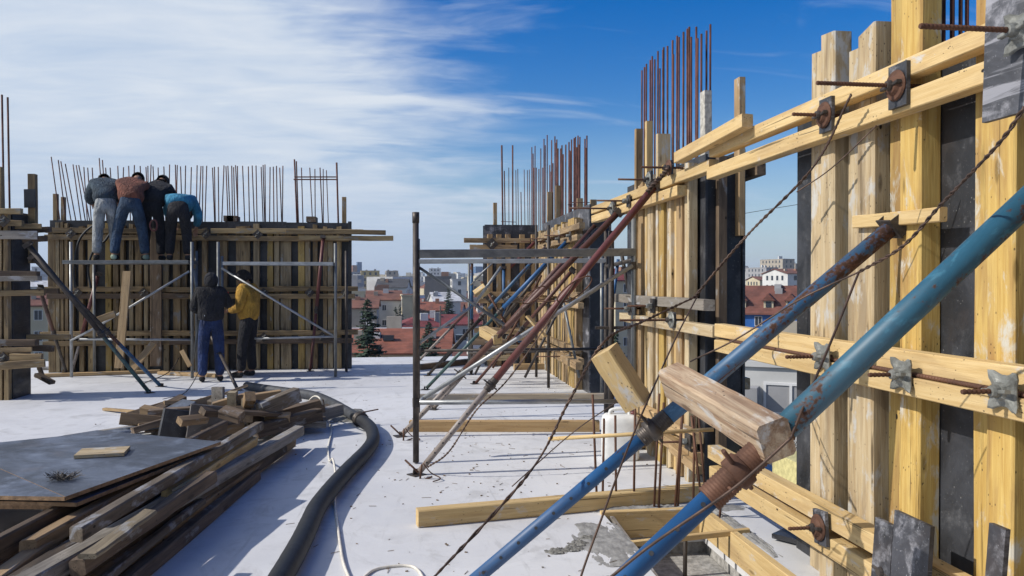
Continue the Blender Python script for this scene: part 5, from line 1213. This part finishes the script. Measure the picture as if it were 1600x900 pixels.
def tilem(n, c):
    t = NT(n); w = t.n('ShaderNodeTexWave'); w.bands_direction = 'Z'; w.inputs['Scale'].default_value = 1.4; t.l(t.tc.outputs['Object'], w.inputs['Vector'])
    a = t.noise(.6, 6, .3, .65); c_ = t.mix(t.rng(a, .35, .65), tuple(x * 1.2 for x in c), tuple(x * .7 for x in c)); t.col(c_, .85); t.bump(w.outputs[0], .5, .05); return t.m
ROOFS = {'orange': tilem('roof_orange', (.22, .072, .042)), 'red': tilem('roof_red', (.155, .028, .030)), 'brown': tilem('roof_brown', (.15, .055, .038)), 'rust': tilem('roof_rust', (.17, .07, .045)), 'grey': tilem('roof_grey', (.17, .17, .18)), 'pale': tilem('roof_pale', (.48, .48, .50)), 'dark': tilem('roof_dark', (.06, .06, .065))}
t = NT('window_glass'); t.col((.03, .04, .055), .12, 0, .6); GLASS = t.m
t = NT('blue_glass'); a = t.noise(.3, 3); t.col(t.mix(a, (.025, .09, .22), (.05, .15, .30)), .2, .1, .6); BGLASS = t.m
FRAME = wallm('window_frame_white', (.62, .62, .62))
WMESH = {}
def win_mesh(w, h):
    k = (round(w, 2), round(h, 2))
    if k not in WMESH:
        b = MB(); fr = .08
        b.bx((-w / 2, -.08, 0), (w / 2, .03, fr), 0); b.bx((-w / 2, -.08, h - fr), (w / 2, .03, h), 0); b.bx((-w / 2, -.07, fr), (-w / 2 + fr, .03, h - fr), 0); b.bx((w / 2 - fr, -.07, fr), (w / 2, .03, h - fr), 0); b.bx((-.03, -.06, fr), (.03, .03, h - fr), 0)
        me = mesh('window', b.v, b.f); me.materials.append(FRAME)
        g_ = MB(); g_.bx((-w / 2 + .05, -.03, .05), (w / 2 - .05, .02, h - .05)); mg = mesh('pane', g_.v, g_.f); mg.materials.append(GLASS); WMESH[k] = (me, mg)
    return WMESH[k]
def building(c, w, dp, ztop, yaw, wall, roof, rtype, label, group=None, rh=2.5, win=0, ww=1.1, wh=1.5, fl=3.0, sp=2.8, name='town_house', eave=.4, zb=ZG, cat='house', over=None, rooms=True):
    """c: x,y of the middle; win 0 none, 1 individual windows, 2 windows gathered in one part (too small to tell apart)"""
    rt = root(name, V(c[0], c[1], zb), label, cat, group)
    Mx = Matrix.Translation(V(c[0], c[1], zb)) @ Matrix.Rotation(yaw, 4, 'Z'); h = ztop - zb
    b = MB(); b.bx((-w / 2, -dp / 2, 0), (w / 2, dp / 2, h))
    if rtype == 'flat':
        b.bx((-w / 2 - .15, -dp / 2 - .15, h), (w / 2 + .15, dp / 2 + .15, h + .25))
    if rtype == 'gable':
        v = [V(-w / 2, -dp / 2, h), V(w / 2, -dp / 2, h), V(w / 2, dp / 2, h), V(-w / 2, dp / 2, h), V(-w / 2, 0, h + rh - .1), V(w / 2, 0, h + rh - .1)]
        b.add(v, [(0, 3, 4), (1, 5, 2)])
    b.build('wall', wall, rt, Mx)
    e = eave; b = MB()
    if rtype == 'flat': b.bx((-w / 2 + .2, -dp / 2 + .2, h + .26), (w / 2 - .2, dp / 2 - .2, h + .32))
    elif rtype == 'gable':
        k = rh / (dp / 2); z0 = h - e * k
        v = [V(-w / 2 - e, -dp / 2 - e, z0), V(w / 2 + e, -dp / 2 - e, z0), V(w / 2 + e, 0, h + rh), V(-w / 2 - e, 0, h + rh), V(w / 2 + e, dp / 2 + e, z0), V(-w / 2 - e, dp / 2 + e, z0)]
        v += [p + V(0, 0, .18) for p in v]
        b.add(v, [(6, 7, 8, 9), (9, 8, 10, 11), (3, 2, 1, 0), (5, 4, 2, 3), (0, 1, 7, 6), (5, 11, 10, 4), (0, 6, 9, 3), (3, 9, 11, 5), (1, 2, 8, 7), (2, 4, 10, 8)])
    else:
        r_ = max(.05, (w - dp) / 2) if w > dp else .05
        v = [V(-w / 2 - e, -dp / 2 - e, h), V(w / 2 + e, -dp / 2 - e, h), V(w / 2 + e, dp / 2 + e, h), V(-w / 2 - e, dp / 2 + e, h), V(-r_, 0, h + rh), V(r_, 0, h + rh)]
        b.add(v, [(0, 1, 5, 4), (2, 3, 4, 5), (1, 2, 5), (3, 0, 4), (3, 2, 1, 0)])
    ro = b.build('roof', roof, rt, Mx)
    rq = random.Random(int(c[0] * 7 + c[1] * 13))
    if 5 < w < 40 and name != 'glass_tower':
        for q_ in range(1 + int(w / 6)):
            xx = rq.uniform(-w * .42, w * .42); s_ = rq.uniform(.3, .6); yy_ = -rq.uniform(.5, dp * .3); top_ = h + (rq.uniform(.5, 2.2) if rtype == 'flat' else rh * (1 - abs(yy_) / (dp / 2)) + rq.uniform(.6, 1.3)); cb = MB(); sz = s_ * (3 if rtype == 'flat' and rq.random() < .5 else 1)
            cb.bx((xx - sz, yy_ - s_, h), (xx + sz, yy_ + s_, top_)); cb.build('chimney' if rtype != 'flat' else 'roof_box', WALLS[rq.choice(('white', 'brick', 'beige', 'grey'))], ro, Mx)
    if False:
        cb = MB(); cb.bx((w * .2, -.4, h + rh * .4), (w * .2 + .7, .3, h + rh + .8)); cb.build('chimney', WALLS['brick'], ro, Mx)
    if win:
        faces = [(0, -dp / 2, 0, w), (w / 2, 0, R(90), dp), (-w / 2, 0, R(-90), dp)]
        stuff = MB()
        for fx, fy, ang, fwid in faces:
            n = int((fwid - 1.0) / sp); k = int((h - .6) / fl)
            for i in range(n):
                for q in range(k):
                    u = (i - (n - 1) / 2) * sp; z = h - (q + 1) * fl + .9
                    if z < .5 or z + zb < -13.5 and win == 1: continue
                    Wm = Mx @ Matrix.Translation((fx, fy, 0)) @ Matrix.Rotation(ang, 4, 'Z') @ Matrix.Translation((u, 0, z))
                    if win == 1:
                        mw_, mg = win_mesh(ww, wh)
                        o = put('window', mw_, None, Wm, rt); put('pane', mg, None, Wm, o)
                    else:
                        L_ = Mx.inverted() @ Wm; v = [L_ @ V(-ww / 2, -.03, 0), L_ @ V(ww / 2, -.03, 0), L_ @ V(ww / 2, -.03, wh), L_ @ V(-ww / 2, -.03, wh)]
                        stuff.add(v, [(0, 1, 2, 3)])
        if win == 2 and stuff.v: tag(stuff.build('windows', GLASS, rt, Mx), kind='stuff')
    if over: over(rt, Mx, h)
    return rt
def at(px, d): p = PD(px, 450, d); return (p.x, p.y)
def zt(py, d): return 1.55 + (440 - py) / F * d
def wd(p, d): return p / F * d
# --- houses seen between the left wall and the middle scaffold
def skylights(rt, Mx, h):
    for x in (-1, 7): b = MB(); b.bx((x, -3.9, h + 1.15), (x + 1.2, -3.1, h + 1.75)); b.build('skylight', GLASS, rt, Mx)
building(at(618, 92), wd(170, 92), 13, zt(544, 92), R(-5), WALLS['cream'], ROOFS['orange'], 'gable', 'cream house with a wide bright orange tiled roof just below the slab edge', rh=2.1, win=1, over=skylights)
building(at(590, 100), wd(110, 100), 9, zt(519, 100) , R(-5), WALLS['white'], ROOFS['pale'], 'flat', 'flat white annex behind the wide orange roof', win=0)
building(at(655, 122), wd(70, 122), 9, zt(508, 122), R(4), WALLS['white'], ROOFS['red'], 'hip', 'white house with a crimson hipped roof left of the scaffold post', rh=1.6, win=1)
building(at(700, 132), wd(95, 132), 10, zt(505, 132), R(-3), WALLS['white'], ROOFS['red'], 'gable', 'long white house with a crimson roof seen through the scaffold braces', rh=1.3, win=1)
building(at(600, 165), wd(50, 165), 12, zt(468, 165), R(2), WALLS['white'], ROOFS['rust'], 'gable', 'white walled house with a dull rust roof in the gap by the left wall', rh=1.7, win=1, sp=4.0, ww=.9, wh=1.2)
building(at(638, 160), wd(22, 160), 11, zt(462, 160), R(2), WALLS['cream'], ROOFS['rust'], 'flat', 'narrow cream block with two windows beside the blank white wall', win=1, sp=2.0, ww=1.0)
building(at(560, 150), wd(60, 150), 12, zt(480, 150), R(0), WALLS['beige'], ROOFS['rust'], 'gable', 'beige house with a rust roof behind the large fir', rh=1.6, win=1)
building(at(573, 215), wd(70, 215), 14, zt(456, 215), R(3), WALLS['cream'], ROOFS['grey'], 'flat', 'low cream block with a flat grey roof under the yellow block', win=2)
building(at(615, 240), wd(46, 240), 12, zt(449, 240), R(-6), WALLS['white'], ROOFS['dark'], 'gable', 'white fronted house with a dark roof and gables in the middle distance', rh=2.4, win=2)
building(at(694, 200), wd(40, 200), 12, zt(470, 200), R(5), WALLS['white'], ROOFS['pale'], 'gable', 'pale roofed white house behind the small fir', rh=2.0, win=2)
building(at(670, 175), wd(48, 175), 12, zt(484, 175), R(-4), WALLS['grey'], ROOFS['orange'], 'gable', 'house with a faded orange roof right of the scaffold post', rh=1.6, win=2)
building(at(578, 420), wd(28, 420), 16, zt(424, 420), R(4), WALLS['yellow'], ROOFS['grey'], 'flat', 'sunlit yellow apartment block on the left skyline', win=2, name='apartment_block', cat='building')
building(at(612, 520), wd(18, 520), 16, zt(424, 520), R(4), WALLS['beige'], ROOFS['grey'], 'flat', 'small beige block on the skyline right of the yellow one', win=2, name='apartment_block', cat='building')
building(at(685, 330), wd(40, 330), 18, zt(433, 330), R(-3), WALLS['dark'], ROOFS['dark'], 'flat', 'slate grey box shaped block on the skyline right of the scaffold post', win=0, name='apartment_block', cat='building')
building(at(716, 300), wd(22, 300), 14, zt(437, 300), R(0), WALLS['white'], ROOFS['grey'], 'flat', 'white block with dark windows near the upright blue prop', win=2, name='apartment_block', cat='building')
building(at(679, 700), wd(18, 700), 16, zt(420, 700), R(0), WALLS['white'], ROOFS['pale'], 'flat', 'distant white high block on the middle skyline', win=2, name='apartment_block', cat='building')
for px, py, w_, lab in ((561, 410, 7, 'slim blue glass tower beside the end of the left wall'), (554, 415, 8, 'lower dark red and blue tower touching the end of the left wall'), (748, 417, 14, 'blue glass tower behind the upright blue prop')):
    d = 900; building(at(px, d), wd(w_, d), 12, zt(py, d), R(10), BGLASS if px != 554 else WALLS['brick'], ROOFS['grey'], 'flat', lab, name='glass_tower', cat='tower', win=0)
# --- seen through the middle gap and the window opening
building(at(972, 140), wd(60, 140), 10, zt(438, 140), R(8), WALLS['cream'], ROOFS['red'], 'gable', 'cream house with a red roof seen between the bare end and the pipe stand', rh=1.9, win=1)
def dormers(rt, Mx, h):
    for x in (-2.6, 1.4, 4.6):
        o = MB(); o.bx((x - .7, -4.4, h + .5), (x + .7, -2.2, h + 1.8)); w_ = o.build('dormer', WALLS['cream'], rt, Mx)
        r = MB(); r.add([V(x - 1, -4.7, h + 1.7), V(x, -4.7, h + 2.8), V(x + 1, -4.7, h + 1.7), V(x - 1, -1.4, h + 1.7), V(x, -1.4, h + 2.8), V(x + 1, -1.4, h + 1.7)], [(0, 1, 4, 3), (1, 2, 5, 4), (0, 2, 1), (3, 4, 5)]); r.build('dormer_roof', ROOFS['brown'], w_, Mx)
        g_ = MB(); g_.bx((x - .4, -4.46, h + .7), (x + .4, -4.38, h + 1.6)); g_.build('pane', GLASS, w_, Mx)
building(at(1190, 125), wd(110, 125), 10, zt(486, 125), R(-30), WALLS['bluewall'], ROOFS['brown'], 'gable', 'blue walled house with a steep red brown roof and dormers, seen through the window opening', rh=3.8, win=1, over=dormers, eave=.5)
building(at(1190, 480), wd(22, 480), 20, zt(419, 480), R(12), WALLS['grey'], ROOFS['grey'], 'flat', 'grey concrete apartment tower on the skyline in the window opening', win=2, name='apartment_block', cat='building', sp=3.2)
building(at(1214, 500), wd(22, 500), 22, zt(406, 500), R(12), WALLS['beige'], ROOFS['grey'], 'flat', 'tallest beige apartment tower on the skyline in the window opening', win=2, name='apartment_block', cat='building', sp=3.2)
building(at(1234, 520), wd(18, 520), 20, zt(413, 520), R(12), WALLS['beige'], ROOFS['grey'], 'flat', 'stepped beige wing at the right of the tallest tower', win=2, name='apartment_block', cat='building', sp=3.2)
building(at(1228, 260), wd(40, 260), 14, zt(428, 260), R(8), WALLS['white'], ROOFS['rust'], 'gable', 'white block of many windows under a rust roof right in the window opening', rh=1.5, win=2, name='apartment_block', cat='building')
building(at(1236, 190), wd(24, 190), 12, zt(452, 190), R(-20), WALLS['beige'], ROOFS['dark'], 'flat', 'beige corner block with a dark flat roof edge beside the black sheet', win=1, ww=1.0, sp=3)
building(at(1195, 340), wd(40, 340), 14, zt(438, 340), R(0), WALLS['cream'], ROOFS['rust'], 'gable', 'low cream house under the grey tower', rh=1.5, win=2)
building(at(1163, 600), wd(9, 600), 14, zt(424, 600), R(0), WALLS['white'], ROOFS['grey'], 'gable', 'distant white gabled building with a small dome beside it', rh=4, win=0)
# the white modern house just below the opening
def modern(rt, Mx, h):
    b = MB(); b.bx((-.7, -3.06, h - 2.1), (1.9, -2.95, h - .8)); g_ = b.build('window', WALLS['grey'], rt, Mx)
    b = MB()
    for x in (-.7, .45, 1.8): b.bx((x, -3.12, h - 2.1), (x + .12, -3.0, h - .8))
    b.bx((-.7, -3.11, h - .82), (1.92, -3.0, h - .70)); b.bx((-.7, -3.11, h - 2.2), (1.92, -3.0, h - 2.08)); b.build('frame', FRAME, g_, Mx)
    b = MB(); b.bx((-1.9, -4.0, h - 9), (-.9, -3.02, h - .9)); b.build('bay', WALLS['grey'], rt, Mx)
building(at(1225, 40), 9.5, 6, zt(565, 40), R(-30), WALLS['white'], ROOFS['pale'], 'flat', 'white modern house with a bay close below the window opening', win=0, over=modern)
building(at(1165, 46), 6, 6, zt(600, 46), R(-20), WALLS['dark'], ROOFS['dark'], 'gable', 'dark low shed left of the white modern house', rh=1.2)
# --- seen left, between the edge formwork and the left wall
building(at(66, 120), wd(60, 120), 12, zt(476, 120), R(18), WALLS['cream'], ROOFS['brown'], 'gable', 'cream house with a brown roof in the gap left of the left wall', rh=1.8, win=1)
building(at(64, 260), wd(70, 260), 14, zt(448, 260), R(10), WALLS['white'], ROOFS['pale'], 'gable', 'white house farther back in the gap left of the left wall', rh=1.8, win=2)
building(at(62, 420), wd(12, 420), 14, zt(418, 420), R(10), WALLS['white'], ROOFS['grey'], 'flat', 'white tall block in the gap left of the left wall', win=2, name='apartment_block', cat='building')

# --- the rest of the town, house by house
rt_ = random.Random(21); kinds = [('white', 'orange'), ('cream', 'rust'), ('white', 'red'), ('beige', 'brown'), ('grey', 'dark'), ('cream', 'orange'), ('pink', 'rust'), ('white', 'grey'), ('beige', 'pale'), ('white', 'brown')]
WN = {'white': 'white', 'cream': 'cream', 'beige': 'beige', 'grey': 'grey', 'pink': 'pink'}
RN = {'orange': 'orange tiled', 'rust': 'rust coloured', 'red': 'crimson', 'brown': 'brown', 'dark': 'dark', 'grey': 'grey', 'pale': 'pale'}
placed = []
def free(x, y, r):
    for (a, b_, q) in placed:
        if (a - x) ** 2 + (b_ - y) ** 2 < (r + q) ** 2: return False
    return True
for o in list(bpy.data.objects):
    if o.parent is None and o.get('category') in ('house', 'building', 'tower'): placed.append((o.location.x, o.location.y, 6 if o.location.length < 200 else 8))
n = 0; tries = 0
sect = [(-5.5, 6.5, .56), (10.5, 17, .16), (21, 29.5, .26), (-26, -20, .08)]
while n < 285 and tries < 20000:
    tries += 1; q = rt_.random(); s_ = 0
    for a0, a1, p_ in sect:
        s_ += p_
        if q <= s_: break
    az = R(rt_.uniform(a0, a1)); d = 75 + 620 * rt_.random() ** 1.25; x, y = math.sin(az) * d, math.cos(az) * d
    w_ = rt_.uniform(7, 14); r_ = w_ * .48
    if not free(x, y, r_): continue
    wk, rk = rt_.choice(kinds); hh = rt_.uniform(5.0, 8.5) + (rt_.random() < .18) * rt_.uniform(2, 6) * min(1, d / 300)
    if d < 160: hh = min(hh, 6)
    placed.append((x, y, r_)); n += 1
    far_ = d > 260
    building((x, y), w_, rt_.uniform(8, 11), ZG + hh, rt_.uniform(-.5, .5), WALLS[wk], ROOFS[rk], rt_.choice(('gable', 'hip', 'gable', 'flat')), f'{"distant" if far_ else "nearby"} {WN[wk]} town house with {RN[rk]} roof among others below the site', f'{"distant" if far_ else "nearby"} {WN[wk]} houses with {RN[rk]} roofs', rh=rt_.uniform(1.6, 3), win=2)
# the far town past the 300 nearest houses: one mass
tm = MB(); mats = [WALLS['white'], WALLS['cream'], WALLS['grey'], WALLS['beige'], ROOFS['rust'], ROOFS['brown'], ROOFS['grey'], ROOFS['dark']]
for k in range(5200):
    az = R(rt_.uniform(-30, 34)); d = 330 + 3000 * rt_.random() ** 1.15; x, y = math.sin(az) * d, math.cos(az) * d
    if not free(x, y, 4): continue
    w_, dp_ = rt_.uniform(8, 22), rt_.uniform(8, 14); hh = rt_.uniform(6, 13) if rt_.random() < .80 else min(15.5 + (rt_.uniform(2, 17) * d / 1250), 40)
    m_ = rt_.randrange(4); a = rt_.uniform(0, 1.5); ca, sa_ = math.cos(a), math.sin(a)
    def P_(u, v_, z): return V(x + u * ca - v_ * sa_, y + u * sa_ + v_ * ca, ZG + z)
    v = [P_(-w_ / 2, -dp_ / 2, 0), P_(w_ / 2, -dp_ / 2, 0), P_(w_ / 2, dp_ / 2, 0), P_(-w_ / 2, dp_ / 2, 0), P_(-w_ / 2, -dp_ / 2, hh), P_(w_ / 2, -dp_ / 2, hh), P_(w_ / 2, dp_ / 2, hh), P_(-w_ / 2, dp_ / 2, hh)]
    tm.add(v, [(0, 1, 5, 4), (1, 2, 6, 5), (2, 3, 7, 6), (3, 0, 4, 7)], m_)
    rh = 0.05 if hh > 13 else rt_.uniform(1.5, 3); r_ = 4 + rt_.randrange(4)
    tm.add([P_(-w_ / 2, -dp_ / 2, hh), P_(w_ / 2, -dp_ / 2, hh), P_(w_ / 2, dp_ / 2, hh), P_(-w_ / 2, dp_ / 2, hh), P_(-w_ / 3, 0, hh + rh), P_(w_ / 3, 0, hh + rh)], [(0, 1, 5, 4), (2, 3, 4, 5), (1, 2, 5), (3, 0, 4)], r_)
    if hh > 9 or d < 900:
        for f_ in range(int(hh / 3)):
            for u in range(int(w_ / 3)):
                uu = -w_ / 2 + 1.5 + u * 3; z = 1 + f_ * 3
                if rt_.random() < .75: tm.add([P_(uu - .6, -dp_ / 2 - .05, z), P_(uu + .6, -dp_ / 2 - .05, z), P_(uu + .6, -dp_ / 2 - .05, z + 1.4), P_(uu - .6, -dp_ / 2 - .05, z + 1.4)], [(0, 1, 2, 3)], 8)
tag(tm.build('far_town', mats + [GLASS]), 'far roofs and blocks of the town running to the horizon', kind='stuff')

# ------------------------------------------------------------------ trees
t = NT('needles'); a = t.noise(3, 4); t.col(t.mix(t.rng(a, .35, .65), (.018, .040, .028), (.045, .075, .045)), .8); NEED = t.m
BARK = plain('bark', (.085, .065, .05), .9, .3, 6, .5); BUD = plain('twigs', (.13, .10, .075), .9, .3, 4, .3)
t = NT('leaves'); a = t.noise(3, 4); t.col(t.mix(t.rng(a, .35, .65), (.05, .08, .035), (.10, .13, .05)), .8); LEAF = t.m
def fir(c, h, r, label, seed=1, dens=1.0):
    rnd = random.Random(seed); rt = root('fir_tree', V(c[0], c[1], ZG), label, 'tree'); Mx = Matrix.Translation(V(c[0], c[1], ZG))
    b = MB(); b.tube(V(0, 0, 0), V(0, 0, h), .03 * h ** .7, 7, r1=.02); b.build('trunk', BARK, rt, Mx)
    b = MB()
    for _ in range(int(420 * dens)):
        z = h * (.10 + .90 * rnd.random() ** .85); k = 1 - z / h; a = rnd.uniform(0, 6.28); l = (r * k ** .9 + .10) * rnd.uniform(.45, 1.15); up_ = rnd.uniform(-.30, .12)
        dr = V(math.cos(a), math.sin(a), up_); sd__ = V(-math.sin(a), math.cos(a), 0); m_ = int(5 + l * 7)
        for q in range(m_):
            u = .12 + .88 * (q + .5) / m_; p = V(0, 0, z) + dr * l * u
            ll = (1.1 - u * .75) * l * .26 + .10
            for s in (-1, 1):
                e = p + sd__ * s * ll * rnd.uniform(.5, 1.2) + dr * ll * .5 + V(0, 0, -ll * rnd.uniform(.0, .6)); b.add([p + V(0, 0, rnd.uniform(-.05, .05)), e, p + dr * ll * .8 + V(0, 0, rnd.uniform(-.12, .05))], [(0, 1, 2)])
    b.build('crown', NEED, rt, Mx)
def bare(c, h, label, seed=1, z0=ZG, group=None, levels=5, leaf=False):
    rnd = random.Random(seed); rt = root('bare_tree' if not leaf else 'leafy_tree', V(c[0], c[1], z0), label, 'tree', group); Mx = Matrix.Translation(V(c[0], c[1], z0))
    tr = MB(); tw = MB()
    def grow(p, d, L, r, k):
        q = p + d * L; (tr if k < 2 else tw).tube(p, q, r, 5 if k < 2 else 3, r1=r * .68)
        if leaf and k >= levels - 2:
            for _ in range(14):
                o = q + V(rnd.gauss(0, 1), rnd.gauss(0, 1), rnd.gauss(0, .8)) * L * .7; s = h * .018
                tw.add([o, o + V(rnd.uniform(-s, s), rnd.uniform(-s, s), s), o + V(rnd.uniform(-s, s), s, rnd.uniform(-s, s))], [(0, 1, 2)], 1)
        if k >= levels: return
        for i in range(3 if k else 5):
            dd = (d + V(rnd.gauss(0, .5), rnd.gauss(0, .5), rnd.gauss(.1, .3))).normalized(); grow(q if i < 2 else p.lerp(q, rnd.uniform(.5, .95)), dd, L * rnd.uniform(.6, .8), r * .58, k + 1)
    grow(V(0, 0, 0), V(rnd.gauss(0, .04), rnd.gauss(0, .04), 1), h * .28, h * .018, 0)
    tr.build('trunk', BARK, rt, Mx); tw.build('crown', [BUD, LEAF], rt, Mx)
fir(at(574, 50), zt(466, 50) - ZG, 4.6, 'large dark fir rising over the slab edge beside the left wall', 1, 1.3)
fir(at(670, 62), zt(503, 62) - ZG, 4.2, 'dark fir just right of the scaffold post at the slab edge', 2, 1.2)
fir(at(701, 150), zt(444, 150) - ZG, 3.2, 'small pointed fir on the skyline seen through the scaffold', 3, 1.2)
fir(at(962, 45), zt(520, 45) - ZG, 3.0, 'dark fir behind the leaning fresh timber', 4)
bare(at(724, 150), zt(478, 150) - ZG, 'green yellow poplar beside the upright blue prop', 5, leaf=True)
bare(at(672, 150), zt(458, 150) - ZG, 'bare brown tree left of the small pointed fir', 6)
bare(at(605, 190), zt(462, 190) - ZG, 'dark bare tree behind the blank white wall', 8)
bare(at(625, 185), zt(462, 185) - ZG, 'second bare tree beside the narrow cream block', 9)
bare(at(1163, 33), zt(560, 33) - ZG, 'bare tree whose twigs cross the white modern house', 10, levels=6)
bare(at(1205, 31), zt(592, 31) - ZG, 'bare tree standing close before the bay of the white modern house', 14, levels=6)
bare(at(1230, 34), zt(625, 34) - ZG, 'small bare shrub tree before the white modern house', 12, levels=6)
for k in range(70):
    a0, a1, _ = sect[rt_.choice((0, 0, 0, 1, 2, 2))]; az = R(rt_.uniform(a0, a1)); d = 85 + 330 * rt_.random() ** 1.3
    bare((math.sin(az) * d, math.cos(az) * d), rt_.uniform(7, 12), 'bare winter tree among the houses of the town', 40 + k, group='bare trees of the town', levels=4)
for k in range(14):
    a0, a1, _ = sect[rt_.choice((0, 0, 0, 1, 2))]; az = R(rt_.uniform(a0, a1)); d = 90 + 200 * rt_.random()
    fir((math.sin(az) * d, math.cos(az) * d), rt_.uniform(8, 13), rt_.uniform(2.2, 3.4), 'small dark fir among the houses of the town', 70 + k, .45)
for o in bpy.data.objects:
    if o.get('label') == 'small dark fir among the houses of the town': o['group'] = 'firs of the town'
# antennas and poles on near roofs
for px, d, y0, y1, lab in ((688, 110, 478, 540, 'thin dark lamp pole before the crimson roofs'),):
    p = at(px, d); tag(tube('lamp_pole', V(p[0], p[1], ZG), V(p[0], p[1], zt(y0, d)), .09, M['dark'], None, 6), lab, 'pole')
# ------------------------------------------------------------------ the air over the town
b = MB(); b.bx((-3600, -60, ZG - 1.0), (3600, 4200, 60)); me = mesh('haze', b.v, b.f)
hm = bpy.data.materials.new('haze'); hm.use_nodes = True; hm.node_tree.nodes.clear()
ho = hm.node_tree.nodes.new('ShaderNodeOutputMaterial'); hv = hm.node_tree.nodes.new('ShaderNodeVolumePrincipled')
hv.inputs['Color'].default_value = (.80, .88, 1, 1); hv.inputs['Density'].default_value = .00022; hv.inputs['Anisotropy'].default_value = .1
hm.node_tree.links.new(hv.outputs[0], ho.inputs['Volume'])
tag(put('haze', me, hm), 'faint blue haze over the town', kind='stuff')
